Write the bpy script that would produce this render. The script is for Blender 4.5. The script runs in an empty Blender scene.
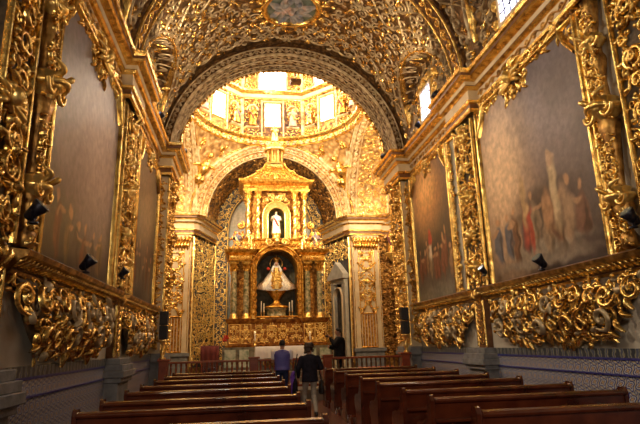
import bpy, bmesh, math, random
import numpy as np
from math import sin, cos, pi, radians, sqrt, atan2
from mathutils import Vector, Matrix

sc = bpy.context.scene
COL = sc.collection
rng = random.Random(7)
np.random.seed(7)

# ------------------------------------------------------------------ materials
def new_mat(name):
    m = bpy.data.materials.new(name); m.use_nodes = True
    nt = m.node_tree
    b = nt.nodes['Principled BSDF']
    return m, nt, b

def N(nt, typ, **k):
    n = nt.nodes.new(typ)
    for a, v in k.items():
        if a.startswith('i_'): n.inputs[a[2:].replace('_', ' ')].default_value = v
        else: setattr(n, a, v)
    return n

def ramp(nt, fac, stops, interp='LINEAR'):
    r = nt.nodes.new('ShaderNodeValToRGB'); r.color_ramp.interpolation = interp
    e = r.color_ramp.elements
    while len(e) > len(stops): e.remove(e[-1])
    while len(e) < len(stops): e.new(1.0)
    for q, (p, c) in zip(e, stops):
        q.position = p; q.color = (*c, 1)
    nt.links.new(fac, r.inputs['Fac'])
    return r.outputs['Color']

def simple(name, stops, rough=.5, metal=0., scale=8., detail=4., bump=0., bscale=None, coat=0., spec=None, sheen=0.):
    """noise driven colour between stops"""
    m, nt, b = new_mat(name)
    tc = N(nt, 'ShaderNodeTexCoord')
    no = N(nt, 'ShaderNodeTexNoise'); no.inputs['Scale'].default_value = scale; no.inputs['Detail'].default_value = detail
    nt.links.new(tc.outputs['Object'], no.inputs['Vector'])
    n = len(stops)
    if isinstance(stops[0], (int, float)): stops = [stops]; n = 1
    if n == 1:
        b.inputs['Base Color'].default_value = (*stops[0], 1)
    else:
        c = ramp(nt, no.outputs['Fac'], [(.32 + .36 * i / (n - 1), s) for i, s in enumerate(stops)])
        nt.links.new(c, b.inputs['Base Color'])
    b.inputs['Roughness'].default_value = rough
    b.inputs['Metallic'].default_value = metal
    if coat: b.inputs['Coat Weight'].default_value = coat; b.inputs['Coat Roughness'].default_value = .15
    if sheen: b.inputs['Sheen Weight'].default_value = sheen
    if bump:
        n2 = N(nt, 'ShaderNodeTexNoise'); n2.inputs['Scale'].default_value = bscale or scale * 3; n2.inputs['Detail'].default_value = 3
        nt.links.new(tc.outputs['Object'], n2.inputs['Vector'])
        bp = N(nt, 'ShaderNodeBump'); bp.inputs['Strength'].default_value = bump; bp.inputs['Distance'].default_value = .02
        nt.links.new(n2.outputs['Fac'], bp.inputs['Height'])
        nt.links.new(bp.outputs['Normal'], b.inputs['Normal'])
    return m

M = {}
M['gold'] = simple('gilt_gold', [(.30, .14, .03), (.84, .54, .15), (1., .76, .28)], .27, .95, 7, bump=.35, bscale=26)
M['gold_bright'] = simple('bright_gold', [(.85, .54, .14), (1., .76, .30)], .28, .85, 9, bump=.25, bscale=30)
M['gold_old'] = simple('aged_gold', [(.10, .05, .02), (.42, .22, .06), (.75, .46, .14)], .42, .8, 6, bump=.4, bscale=20)
M['gold_altar'] = simple('altar_gold', [(.32, .11, .015), (.66, .33, .05), (.95, .60, .15)], .36, .85, 9, bump=.3, bscale=30)
M['strap'] = simple('cream_gilt_strapwork', [(.45, .30, .13), (.74, .55, .30), (.88, .74, .48)], .45, .45, 5, bump=.25, bscale=22)
M['strap_silver'] = simple('tarnished_strapwork', [(.20, .14, .08), (.44, .34, .20), (.60, .48, .31)], .42, .5, 5, bump=.25, bscale=22)
M['plaster'] = simple('cream_plaster', [(.38, .33, .27), (.48, .43, .36), (.54, .49, .42)], .8, 0, 1.6, bump=.15, bscale=14)
M['cream'] = simple('cream_stone', [(.55, .42, .26), (.68, .55, .37)], .6, 0, 3, bump=.1)
M['brown'] = simple('brown_gilt_wood', [(.10, .04, .018), (.22, .10, .04)], .45, .2, 6, bump=.15)
M['stone'] = simple('grey_stone', [(.13, .13, .14), (.24, .24, .25)], .7, 0, 5, bump=.25, bscale=30)
M['palestone'] = simple('pale_limestone', [(.36, .33, .28), (.50, .47, .41)], .7, 0, 4, bump=.2)
M['marble'] = simple('green_marble', [(.07, .10, .05), (.30, .26, .15), (.62, .50, .30)], .22, 0, 9, 8)
M['marble_panel'] = simple('pale_green_marble', [(.20, .26, .18), (.45, .47, .36), (.60, .58, .46)], .3, 0, 6, 7)
M['wood'] = simple('varnished_red_wood', [(.035, .008, .004), (.085, .018, .008), (.14, .032, .012)], .22, 0, 3, 6, coat=.7, bump=.05)
M['wood_rail'] = simple('orange_brown_wood', [(.20, .035, .012), (.36, .075, .022)], .3, 0, 4, coat=.5)
M['black'] = simple('black_metal', [(.012, .012, .016), (.03, .03, .04)], .4, .3, 8)
M['grille'] = simple('dark_speaker_cloth', [(.02, .02, .025), (.045, .045, .05)], .85, 0, 60)
M['cloth'] = simple('white_linen', [(.82, .78, .84), (.93, .90, .94)], .85, 0, 4, bump=.2, bscale=10)
M['redcloth'] = simple('dark_red_velvet', [(.10, .008, .008), (.17, .018, .014)], .8, 0, 6, sheen=.4)
M['red'] = simple('red_fabric', [(.42, .02, .015), (.6, .05, .03)], .7, 0, 6)
M['wax'] = simple('white_wax', [(.85, .8, .68)], .5)
M['skin'] = simple('skin', [(.36, .19, .12), (.43, .23, .15)], .5, 0, 12)
M['hair'] = simple('black_hair', [(.008, .006, .005), (.02, .014, .01)], .5, 0, 30, bump=.6, bscale=60)
M['hair_brown'] = simple('dark_brown_hair', [(.02, .011, .006), (.05, .025, .012)], .5, 0, 25, bump=.9, bscale=40)
M['vest'] = simple('indigo_quilted_nylon', [(.09, .09, .36), (.13, .12, .45)], .5, 0, 5)
M['shirt'] = simple('white_cotton', [(.78, .74, .82), (.9, .86, .92)], .8, 0, 5)
M['jeans'] = simple('dark_denim', [(.015, .02, .06), (.03, .038, .10)], .8, 0, 20)
M['jacket'] = simple('black_knit', [(.010, .009, .016), (.02, .018, .03)], .85, 0, 14, bump=.3)
M['suit'] = simple('black_suit_cloth', [(.008, .008, .010), (.016, .016, .019)], .8, 0, 10)
M['trousers'] = simple('grey_beige_trousers', [(.30, .26, .22), (.42, .37, .32)], .85, 0, 10)
M['purple'] = simple('purple_scarf', [(.10, .03, .32), (.22, .08, .55)], .6, 0, 14)
M['shoe'] = simple('black_leather', [(.01, .01, .012)], .35)
M['silver'] = simple('silver_brocade', [(.45, .44, .46), (.75, .73, .72), (.85, .83, .8)], .4, .3, 14, bump=.3)
M['flesh_paint'] = simple('painted_carving', [(.55, .32, .2), (.7, .48, .34)], .5)
M['dark_niche'] = simple('dark_niche_lining', [(.03, .045, .04), (.12, .14, .12)], .6, 0, 5)
M['blue_robe'] = simple('blue_green_paint', [(.05, .08, .14), (.14, .12, .16), (.30, .16, .10)], .5, 0, 8)
M['bronze'] = simple('blackened_bronze', [(.012, .014, .03), (.035, .035, .05)], .32, .6, 14, bump=.3)
M['glassjar'] = simple('smoked_glass', [(.16, .2, .2)], .1)

M['jacket'].node_tree.nodes['Principled BSDF'].inputs['Specular IOR Level'].default_value = .15
M['suit'].node_tree.nodes['Principled BSDF'].inputs['Specular IOR Level'].default_value = .15
M['jeans'].node_tree.nodes['Principled BSDF'].inputs['Specular IOR Level'].default_value = .15
def emis(name, col, st):
    m, nt, b = new_mat(name)
    b.inputs['Base Color'].default_value = (*col, 1)
    b.inputs['Emission Color'].default_value = (*col, 1); b.inputs['Emission Strength'].default_value = st
    return m
M['sky_pane'] = emis('daylit_glass', (1., .93, .80), 24.)
M['sky_pane2'] = emis('daylit_glass_cool', (.80, .78, 1.), 9.)
M['lampglow'] = emis('lit_lamp_glass', (1., .78, .42), 6.)

# gilded ground: gold relief texture in a procedural bump
def ground_mat(name, stops, scale, rough, metal, dist=.03, feat='SMOOTH_F1'):
    m, nt, b = new_mat(name)
    tc = N(nt, 'ShaderNodeTexCoord')
    no = N(nt, 'ShaderNodeTexNoise'); no.inputs['Scale'].default_value = scale * .6; no.inputs['Detail'].default_value = 3
    nt.links.new(tc.outputs['Object'], no.inputs['Vector'])
    mx = N(nt, 'ShaderNodeVectorMath', operation='MULTIPLY_ADD')
    mx.inputs[1].default_value = (.35,) * 3
    nt.links.new(no.outputs['Color'], mx.inputs[0]); nt.links.new(tc.outputs['Object'], mx.inputs[2])
    vo = N(nt, 'ShaderNodeTexVoronoi', feature=feat); vo.inputs['Scale'].default_value = scale
    nt.links.new(mx.outputs[0], vo.inputs['Vector'])
    c = ramp(nt, vo.outputs['Distance'], [(.0 + .75 * i / (len(stops) - 1), s) for i, s in enumerate(stops)])
    nt.links.new(c, b.inputs['Base Color'])
    bp = N(nt, 'ShaderNodeBump', invert=True); bp.inputs['Strength'].default_value = .9; bp.inputs['Distance'].default_value = dist
    nt.links.new(vo.outputs['Distance'], bp.inputs['Height']); nt.links.new(bp.outputs['Normal'], b.inputs['Normal'])
    b.inputs['Roughness'].default_value = rough; b.inputs['Metallic'].default_value = metal
    return m
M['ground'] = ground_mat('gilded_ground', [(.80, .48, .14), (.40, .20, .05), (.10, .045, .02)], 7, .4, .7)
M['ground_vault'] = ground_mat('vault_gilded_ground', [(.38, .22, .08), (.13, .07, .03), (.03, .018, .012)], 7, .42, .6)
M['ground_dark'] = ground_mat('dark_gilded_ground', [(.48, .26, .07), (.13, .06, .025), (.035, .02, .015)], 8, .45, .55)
M['ground_light'] = ground_mat('pale_gilded_ground', [(.88, .68, .36), (.55, .33, .12), (.20, .09, .03)], 5, .45, .35, .05)  # dark stops paint shade into the crevices of the relief
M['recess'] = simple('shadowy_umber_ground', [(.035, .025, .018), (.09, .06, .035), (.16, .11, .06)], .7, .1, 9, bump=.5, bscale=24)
M['robes'] = simple('faded_painted_robes', [(.08, .09, .12), (.22, .20, .19), (.36, .22, .17)], .5, 0, 3)
M['gilt_brown'] = simple('reddish_gilt', [(.16, .045, .01), (.36, .13, .02), (.55, .26, .05)], .4, .6, 7, bump=.3)
M['base_stone'] = simple('dark_olive_marble', [(.07, .06, .04), (.17, .14, .09), (.24, .20, .14)], .4, 0, 6)
M['filigree_back'] = simple('dark_grey_backing', [(.04, .04, .045), (.10, .09, .08)], .7, 0, 5)
M['ground_altar'] = ground_mat('altar_gilded_panel', [(.80, .46, .10), (.42, .18, .035), (.12, .04, .012)], 9, .38, .8)

# talavera tiles
def tile_mat(name, plane, size=.2, border=False):
    m, nt, b = new_mat(name)
    tc = N(nt, 'ShaderNodeTexCoord'); sep = N(nt, 'ShaderNodeSeparateXYZ')
    nt.links.new(tc.outputs['Object'], sep.inputs[0])
    def mth(op, a, bb=None, c=None):
        n = N(nt, 'ShaderNodeMath', operation=op)
        for i, v in enumerate((a, bb, c)):
            if v is None: continue
            if isinstance(v, (int, float)): n.inputs[i].default_value = v
            else: nt.links.new(v, n.inputs[i])
        return n.outputs[0]
    u = sep.outputs['Y']; v = sep.outputs['Z']
    u = mth('DIVIDE', u, size); v = mth('DIVIDE', v, size)
    fu = mth('SUBTRACT', mth('FRACT', u), .5); fv = mth('SUBTRACT', mth('FRACT', v), .5)
    au = mth('ABSOLUTE', fu); av = mth('ABSOLUTE', fv)
    rr = mth('SQRT', mth('ADD', mth('MULTIPLY', fu, fu), mth('MULTIPLY', fv, fv)))
    dd = mth('ADD', au, av)
    ang = mth('ARCTAN2', fv, fu)
    pet = mth('MULTIPLY', mth('SINE', mth('MULTIPLY', ang, 4.)), .09)
    rp = mth('ADD', rr, pet)
    base = ramp(nt, rp, [(0, (.62, .42, .14)), (.12, (.03, .05, .24)), (.22, (.55, .58, .62)), (.32, (.025, .045, .24)), (.44, (.50, .42, .24)), (.55, (.45, .49, .58))], 'CONSTANT')
    dia = ramp(nt, dd, [(0, (0, 0, 0)), (.74, (0, 0, 0)), (.76, (1, 1, 1)), (.84, (1, 1, 1)), (.86, (0, 0, 0))], 'CONSTANT')
    mixc = N(nt, 'ShaderNodeMix', data_type='RGBA'); mixc.inputs['B'].default_value = (.05, .06, .20, 1)
    nt.links.new(dia, mixc.inputs['Factor']); nt.links.new(base, mixc.inputs['A'])
    grout = mth('GREATER_THAN', mth('MAXIMUM', au, av), .485)
    mix2 = N(nt, 'ShaderNodeMix', data_type='RGBA'); mix2.inputs['B'].default_value = (.12, .12, .12, 1)
    nt.links.new(grout, mix2.inputs['Factor']); nt.links.new(mixc.outputs['Result'], mix2.inputs['A'])
    nt.links.new(mix2.outputs['Result'], b.inputs['Base Color'])
    b.inputs['Roughness'].default_value = .32
    return m
M['tiles'] = tile_mat('talavera_tiles', 'x')

def border_mat():
    m, nt, b = new_mat('scalloped_tile_border')
    tc = N(nt, 'ShaderNodeTexCoord')
    w = N(nt, 'ShaderNodeTexWave', wave_type='BANDS', bands_direction='Y'); w.inputs['Scale'].default_value = 1.9; w.inputs['Distortion'].default_value = 2.2
    w.inputs['Detail'].default_value = 1.5; w.inputs['Detail Scale'].default_value = 6
    nt.links.new(tc.outputs['Object'], w.inputs['Vector'])
    c = ramp(nt, w.outputs['Fac'], [(0, (.04, .05, .07)), (.4, (.07, .08, .08)), (.5, (.22, .22, .16)), (.7, (.30, .29, .20)), (.85, (.08, .10, .16))], 'CONSTANT')
    nt.links.new(c, b.inputs['Base Color']); b.inputs['Roughness'].default_value = .35
    return m
M['border'] = border_mat()
M['bluetile'] = simple('cobalt_tile_line', [(.03, .03, .16), (.06, .06, .28)], .3, 0, 20)

def floor_mat():
    m, nt, b = new_mat('red_tile_floor')
    tc = N(nt, 'ShaderNodeTexCoord'); mp = N(nt, 'ShaderNodeMapping'); mp.inputs['Rotation'].default_value = (0, 0, radians(45))
    nt.links.new(tc.outputs['Object'], mp.inputs['Vector'])
    br = N(nt, 'ShaderNodeTexBrick'); br.offset = .5
    br.inputs['Scale'].default_value = 3.2; br.inputs['Mortar Size'].default_value = .012
    br.inputs['Brick Width'].default_value = .7; br.inputs['Row Height'].default_value = .35
    br.inputs['Color1'].default_value = (.20, .055, .03, 1); br.inputs['Color2'].default_value = (.11, .035, .022, 1)
    br.inputs['Mortar'].default_value = (.035, .015, .012, 1)
    nt.links.new(mp.outputs[0], br.inputs['Vector']); nt.links.new(br.outputs['Color'], b.inputs['Base Color'])
    b.inputs['Roughness'].default_value = .28
    return m
M['floor'] = floor_mat()
M['chancel_floor'] = simple('grey_marble_floor', [(.16, .13, .11), (.28, .24, .2)], .3, 0, 2, 6)

def vcol_mat(name, rough=.33):
    m, nt, b = new_mat(name)
    a = N(nt, 'ShaderNodeAttribute', attribute_name='paint')
    tc = N(nt, 'ShaderNodeTexCoord'); no = N(nt, 'ShaderNodeTexNoise'); no.inputs['Scale'].default_value = 9; no.inputs['Detail'].default_value = 6
    nt.links.new(tc.outputs['Object'], no.inputs['Vector'])
    mx = N(nt, 'ShaderNodeMix', data_type='RGBA', blend_type='MULTIPLY'); mx.inputs['Factor'].default_value = .55
    c = ramp(nt, no.outputs['Fac'], [(.3, (.6, .58, .56)), (.7, (1.25, 1.2, 1.15))])
    nt.links.new(a.outputs['Color'], mx.inputs['A']); nt.links.new(c, mx.inputs['B'])
    nt.links.new(mx.outputs['Result'], b.inputs['Base Color'])
    bp = N(nt, 'ShaderNodeBump'); bp.inputs['Strength'].default_value = .18; bp.inputs['Distance'].default_value = .02
    nt.links.new(no.outputs['Fac'], bp.inputs['Height']); nt.links.new(bp.outputs['Normal'], b.inputs['Normal'])
    b.inputs['Roughness'].default_value = rough
    return m
M['paint'] = vcol_mat('oil_paint', .42)
M['paint'].node_tree.nodes['Principled BSDF'].inputs['Specular IOR Level'].default_value = .3

# ------------------------------------------------------------------ mesh tools
class MB:
    def __init__(s): s.v = []; s.f = []; s.m = []; s.sm = []; s.n = 0
    def add(s, verts, faces, mi=0, smooth=True):
        verts = np.asarray(verts, float).reshape(-1, 3)
        s.v.append(verts)
        for f in faces: s.f.append(tuple(int(i) + s.n for i in f))
        s.m += [mi] * len(faces); s.sm += [smooth] * len(faces)
        s.n += len(verts)
        return s
    def grid(s, P, closed_u=False, closed_v=False, mi=0, smooth=True):
        P = np.asarray(P, float); a, b = P.shape[:2]
        idx = np.arange(a * b).reshape(a, b)
        if closed_u: idx = np.vstack([idx, idx[:1]])
        if closed_v: idx = np.hstack([idx, idx[:, :1]])
        F = np.stack([idx[:-1, :-1], idx[1:, :-1], idx[1:, 1:], idx[:-1, 1:]], -1).reshape(-1, 4)
        return s.add(P, F.tolist(), mi, smooth)
    def box(s, x0, y0, z0, x1, y1, z1, mi=0):
        v = [(x, y, z) for x in (x0, x1) for y in (y0, y1) for z in (z0, z1)]
        return s.add(v, [(0, 1, 3, 2), (4, 6, 7, 5), (0, 4, 5, 1), (2, 3, 7, 6), (0, 2, 6, 4), (1, 5, 7, 3)], mi, False)
    def lathe(s, cx, cy, prof, n=20, sx=1., sy=1., mi=0, mod=None, smooth=True, rot=0.):
        P = []
        for r, z in prof:
            row = []
            for k in range(n):
                a = 2 * pi * k / n + rot
                rr = r * (mod(a, z) if mod else 1)
                row.append((cx + sx * rr * cos(a), cy + sy * rr * sin(a), z))
            P.append(row)
        return s.grid(P, closed_v=True, mi=mi, smooth=smooth)
    def tube(s, pts, rad, n=8, mi=0, cap=True, res=0):
        pts = np.asarray(pts, float); m = len(pts)
        if np.isscalar(rad): rad = [rad] * m
        if res:
            E_ = np.vstack([2 * pts[0] - pts[1], pts, 2 * pts[-1] - pts[-2]]); Q = []; R2 = []
            for i in range(m - 1):
                for t in np.linspace(0, 1, res, endpoint=(i == m - 2)):
                    a, b, c, d = E_[i:i + 4]
                    Q.append(.5 * (2 * b + (c - a) * t + (2 * a - 5 * b + 4 * c - d) * t * t + (3 * b - a - 3 * c + d) * t ** 3)); R2.append(rad[i] + (rad[i + 1] - rad[i]) * t)
            pts = np.array(Q); rad = R2; m = len(pts)
        T = np.gradient(pts, axis=0); T /= np.linalg.norm(T, axis=1)[:, None] + 1e-9
        up = np.array([0, 0, 1.]) if abs(T[0][2]) < .9 else np.array([1., 0, 0])
        P = []
        for i in range(m):
            a = np.cross(T[i], up); a /= np.linalg.norm(a) + 1e-9; bb = np.cross(T[i], a); up = -bb if np.dot(-bb, up) > 0 else bb
            a = np.cross(T[i], up)
            P.append([pts[i] + rad[i] * (cos(2 * pi * k / n) * a + sin(2 * pi * k / n) * up) for k in range(n)])
        s.grid(P, closed_v=True, mi=mi)
        if cap:
            s.add(P[0], [tuple(range(n))], mi); s.add(P[-1], [tuple(range(n))[::-1]], mi)
        return s
    def ball(s, c, r, n=12, mi=0, fn=None):
        if np.isscalar(r): r = (r, r, r)
        P = []
        for i in range(n // 2 + 1):
            t = pi * i / (n // 2)
            P.append([(c[0] + r[0] * sin(t) * cos(2 * pi * k / n), c[1] + r[1] * sin(t) * sin(2 * pi * k / n), c[2] + r[2] * cos(t)) for k in range(n)])
        return s.grid(P, closed_v=True, mi=mi)
    def prism(s, poly, f0, f1, mi=0):
        """poly 2D points; f0,f1 map (a,b)->3D for both caps"""
        n = len(poly)
        s.add([f0(*p) for p in poly] + [f1(*p) for p in poly],
              [tuple(range(n)), tuple(range(2 * n - 1, n - 1, -1))] + [(i, (i + 1) % n, (i + 1) % n + n, i + n) for i in range(n)], mi, False)
        return s

OFF = {}
def obj(name, mb, mats, parent=None, bevel=0., recalc=True):
    V = np.concatenate(mb.v)
    off = np.array(parent['_o'] if parent is not None and '_o' in parent else (0, 0, 0), float)
    me = bpy.data.meshes.new(name)
    me.from_pydata((V - off).tolist(), [], mb.f)
    for m in (mats if isinstance(mats, (list, tuple)) else [mats]): me.materials.append(M[m] if isinstance(m, str) else m)
    me.polygons.foreach_set('material_index', mb.m)
    me.polygons.foreach_set('use_smooth', mb.sm)
    me.update()
    o = bpy.data.objects.new(name, me); COL.objects.link(o)
    if parent is not None: o.parent = parent
    if '_o' in (parent or {}): o['_o'] = tuple(off)
    if bevel:
        bv = o.modifiers.new('bevel', 'BEVEL'); bv.width = bevel; bv.segments = 2; bv.limit_method = 'ANGLE'
    return o

def thing(name, label, cat, loc, group=None):
    o = bpy.data.objects.new(name, None); COL.objects.link(o)
    o.location = loc; o['_o'] = tuple(loc); o['label'] = label; o['category'] = cat; o.empty_display_size = .1
    if group: o['group'] = group
    return o
def tag(o, label, cat, group=None, kind=None):
    o['label'] = label; o['category'] = cat
    if group: o['group'] = group
    if kind: o['kind'] = kind
    return o
def struct(name, mb, mats, label=None, cat=None, **k):
    o = obj(name, mb, mats, None, **k); o['kind'] = 'structure'
    if label: o['label'] = label; o['category'] = cat or name.split('_')[0]
    return o
def copy_tree(o, parent=None, loc=None):
    c = o.copy(); COL.objects.link(c)
    if parent is not None: c.parent = parent
    if loc is not None: c.location = loc
    for ch in list(o.children): copy_tree(ch, c)
    return c

# ---------------------------------------------------- relief strokes on a surface
def stroke(mb, surf, pts, w, h, mi=0, h0=0.):
    pts = np.asarray(pts, float); n = len(pts)
    T = np.gradient(pts, axis=0); L = np.hypot(T[:, 0], T[:, 1]) + 1e-9
    nx, ny = -T[:, 1] / L, T[:, 0] / L
    w = np.broadcast_to(w, n); h = np.broadcast_to(h, n)
    cols = []
    for q, k in ((-1, 0), (-.72, .72), (0, 1), (.72, .72), (1, 0)):
        cols.append(surf(pts[:, 0] + nx * w * q, pts[:, 1] + ny * w * q, h0 + h * k - (.01 if k == 0 else 0)))
    mb.grid(np.stack(cols, 1), mi=mi)

def spiral(cx, cy, R, rot, d, turns=1.35, w=.03, h=.03, n=20):
    t = np.linspace(0, 1, n); r = R * (1 - .86 * t ** .75); a = rot + d * 2 * pi * turns * t
    ww = w * (.35 + .9 * np.sin(pi * np.clip(t * .9 + .12, 0, 1))); ww[-2:] = w * 1.0; ww[-1] = w * .3; ww[0] = w * .15
    hh = h * (.6 + .5 * t)
    return (np.stack([cx + r * np.cos(a), cy + r * np.sin(a)], 1), ww, hh)
def leaf(cx, cy, L, rot, w, h, curl=.6, n=7):
    t = np.linspace(0, 1, n); a = rot + curl * t * 1.6
    dx = np.cos(a) * L / (n - 1); dy = np.sin(a) * L / (n - 1)
    x = cx + np.cumsum(dx) - dx[0]; y = cy + np.cumsum(dy) - dy[0]
    return (np.stack([x, y], 1), w * np.sin(pi * np.clip(t, .04, .97)) ** .7, h * (.4 + np.sin(pi * t) * .7))
def cell(cx, cy, R, r, w, h, leaves=3):
    out = []
    d = r.choice((-1, 1)); rot = r.uniform(0, 6.28)
    out.append(spiral(cx, cy, R, rot, d, r.uniform(1.1, 1.6), w, h))
    for k in range(leaves):
        a = rot + d * (-.2 + k * 2.1) + r.uniform(-.3, .3)
        out.append(leaf(cx + R * .85 * cos(a), cy + R * .85 * sin(a), R * r.uniform(.7, 1.1), a + d * r.uniform(.5, 1.2), w * r.uniform(1.1, 1.7), h * r.uniform(.8, 1.4), -d * .9))
    return out
def fill(u0, u1, v0, v1, size, r, w=.03, h=.03, sym=False, mask=None, leaves=3, jit=.16, hvar=.5):
    out = []
    um = (u0 + u1) / 2
    rows = max(1, int(round((v1 - v0) / (size * .9)))); dv = (v1 - v0) / rows
    for j in range(rows):
        cu = max(1, int(round((u1 - u0) / size))); du = (u1 - u0) / cu
        for i in range(cu):
            cu_ = u0 + (i + .5 + (.22 if j % 2 else -.22) * (cu > 1)) * du + r.uniform(-jit, jit) * size
            cv_ = v0 + (j + .5) * dv + r.uniform(-jit, jit) * size
            if sym and cu_ > um + size * .1: continue
            if mask and not mask(cu_, cv_): continue
            s = cell(cu_, cv_, min(du, dv) * r.uniform(.42, .58), r, w * r.uniform(.8, 1.2), h * r.uniform(1 - hvar, 1 + hvar), leaves)
            out += s
            if sym: out += [(np.stack([2 * um - p[:, 0], p[:, 1]], 1), ww, hh) for p, ww, hh in s]
    return out
def vine(u0, u1, vc, amp, pitch, w, h, n_leaf=2):
    """running scroll"""
    out = []
    n = max(1, int(round((u1 - u0) / pitch))); p = (u1 - u0) / n
    t = np.linspace(0, n, n * 12 + 1)
    out.append((np.stack([u0 + t * p, vc + amp * .55 * np.sin(pi * t)], 1), w * .8, h))
    for k in range(n):
        s = 1 if k % 2 == 0 else -1
        out.append(spiral(u0 + (k + .5) * p, vc - s * amp * .12, amp * .62, s * pi / 2, -1, 1.3, w, h * 1.2, 14))
        for q in range(n_leaf):
            out.append(leaf(u0 + (k + .2 + .5 * q) * p, vc + s * amp * .5 * (1 - q), amp * .8, (s * 1.2 if q else -s * 1.2), w * 1.4, h, s * .7, 6))
    return out
def put(mb, surf, strokes, mi=0, h0=0.):
    for p, w, h in strokes: stroke(mb, surf, p, w, h, mi, h0)
    return mb
def line(mb, surf, pts, w, h, mi=0, h0=0., n=2):
    P = []
    for a, b in zip(pts[:-1], pts[1:]):
        k = max(1, int(math.hypot(b[0] - a[0], b[1] - a[1]) / .25)) if n == 0 else n
        for i in range(k): P.append((a[0] + (b[0] - a[0]) * i / k, a[1] + (b[1] - a[1]) * i / k))
    P.append(pts[-1]); stroke(mb, surf, P, w, h, mi, h0)
def side(s, X):   # plane of the side wall, lifting towards the axis
    return lambda u, v, h: np.stack([s * (X - h) + 0 * u, u + 0 * v, v + 0 * u], -1)
def front(Y0):
    return lambda u, v, h: np.stack([u + 0 * v, Y0 - h + 0 * u, v + 0 * u], -1)
def slanted(p0, p1):   # vertical plane through two plan points, lifting to the left of p0->p1
    d = np.array(p1, float) - p0; L = np.hypot(*d); d /= L; n = np.array([-d[1], d[0]])
    def f(u, v, h): return np.stack([p0[0] + d[0] * u + n[0] * h, p0[1] + d[1] * u + n[1] * h, v + 0 * u], -1)
    f.L = L
    return f

def moulding(mb, path, prof, closed=False):
    """prof: list (offset, z, mat) offset to left of path; path 2D points"""
    pts = [np.array(p, float) for p in path]; n = len(pts)
    out = []
    for i in range(n):
        def nrm(a, b):
            d = b - a; d /= np.linalg.norm(d) + 1e-9; return np.array([-d[1], d[0]])
        if closed or 0 < i < n - 1:
            n0 = nrm(pts[i - 1], pts[i]); n1 = nrm(pts[i], pts[(i + 1) % n])
            m = n0 + n1; m = m / max(.3, np.dot(m, n0) if abs(np.dot(m, n0)) > 1e-6 else 1)
        elif i == 0: m = nrm(pts[0], pts[1])
        else: m = nrm(pts[-2], pts[-1])
        out.append(m)
    for (o0, z0, m0), (o1, z1, m1) in zip(prof[:-1], prof[1:]):
        A = [[(*(pts[i] + out[i] * o0), z0), (*(pts[i] + out[i] * o1), z1)] for i in range(n)]
        mb.grid(A, closed_u=closed, mi=m1, smooth=False)
    return mb

CX = 4.25          # half width of the nave
ZS = 7.95          # springing
NE = 17.0          # nave ends / crossing arch
CR0, CR1 = 18.1, 26.0
RA = 3.95          # radius of crossing arches
YC = (CR0 + CR1) / 2
CAMX = -1.45

# ================================================================== SHELL
def poly_wall(path, z0, z1, mat, name, s=1, **k):
    mb = MB()
    p = [(s * x, y) for x, y in path]
    A = [[(*q, z0), (*q, z1)] for q in p]
    mb.grid(A, smooth=False)
    o = struct(name, mb, mat, **k)
    sd = o.modifiers.new('thick', 'SOLIDIFY'); sd.thickness = .25; sd.offset = 1. if s > 0 else -1.
    return o
# floors
struct('floor', MB().box(-4.5, -1.5, -.2, 4.5, 16.0, 0), 'floor')
f2 = struct('floor_chancel', MB().box(-4.4, 16.0, -.2, 4.4, 18.1, .3).box(-6.4, 18.1, -.2, 6.4, 28.9, .3), 'chancel_floor')
struct('floor_dais', MB().box(-2.9, 19.3, .301, 2.9, 28.5, .48).box(-2.6, 19.6, .48, 2.6, 28.4, .65), 'chancel_floor')

for s, nm in ((1, 'right'), (-1, 'left')):
    poly_wall([(CX, -1.5), (CX, NE + .1)], 0, 8.2, 'plaster', 'wall_' + nm, s)
    poly_wall([(RA, NE + .02), (RA, CR0), (6.18, CR0), (6.18, CR1), (3.95, CR1), (3.0, 28.6), (3.0, 29.2)], .3, 8.0, 'ground', 'wall_crossing_' + nm, s)
    mb = MB(); mb.box(s * (CX - .07), -1.5, 0.002, s * CX, 17.0, 1.25); mb.box(s * (CX - .085), -1.5, 1.25, s * CX, 17.0, 1.285, 2)
    mb.box(s * (CX - .08), -1.5, 1.285, s * CX, 17.0, 1.42, 1); mb.box(s * (CX - .09), -1.5, 1.02, s * CX, 17.0, 1.045, 2)
    mb.box(s * (CX - .12), -1.5, 0.002, s * CX, 17.0, .16, 3)
    struct('baseboard_' + nm, mb, ['tiles', 'border', 'bluetile', 'stone'])

# arch face between nave and crossing, pierced side piece above the cornice
def annulus(mb, cy, cz, r0, r1, axis='y', n=64, x=0., a0=0., a1=pi, mi=0):
    P = []
    for i in range(n + 1):
        a = a0 + (a1 - a0) * i / n
        row = []
        for r in (r0, r1):
            if axis == 'y': row.append((r * cos(a), cy, cz + r * sin(a)))
            else: row.append((x, cy + r * cos(a), cz + r * sin(a)))
        P.append(row)
    return mb.grid(P, mi=mi, smooth=False)
def barrel(mb, r0, r1, p0, p1, cz, axis='y', cy=0., n=64, m=4, mi=0):
    P = []
    for i in range(n + 1):
        a = pi * i / n
        row = []
        for j in range(m + 1):
            t = j / m; r = r0 + (r1 - r0) * t; p = p0 + (p1 - p0) * t
            row.append((r * cos(a), p, cz + r * sin(a)) if axis == 'y' else (p, cy + r * cos(a), cz + r * sin(a)))
        P.append(row)
    return mb.grid(P, mi=mi)
def f_soffit(r0, p0, cz, axis='y', cy=0., r1=None, p1=None):
    """u = arc length from right springing, v = depth along axis"""
    def f(u, v, h):
        r = r0 if r1 is None else r0 + (r1 - r0) * (v - p0) / (p1 - p0)
        a = u / r0; rr = r - h
        if axis == 'y': return np.stack([rr * np.cos(a), v + 0 * a, cz + rr * np.sin(a)], -1)
        return np.stack([v + 0 * a, cy + rr * np.cos(a), cz + rr * np.sin(a)], -1)
    return f
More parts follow.
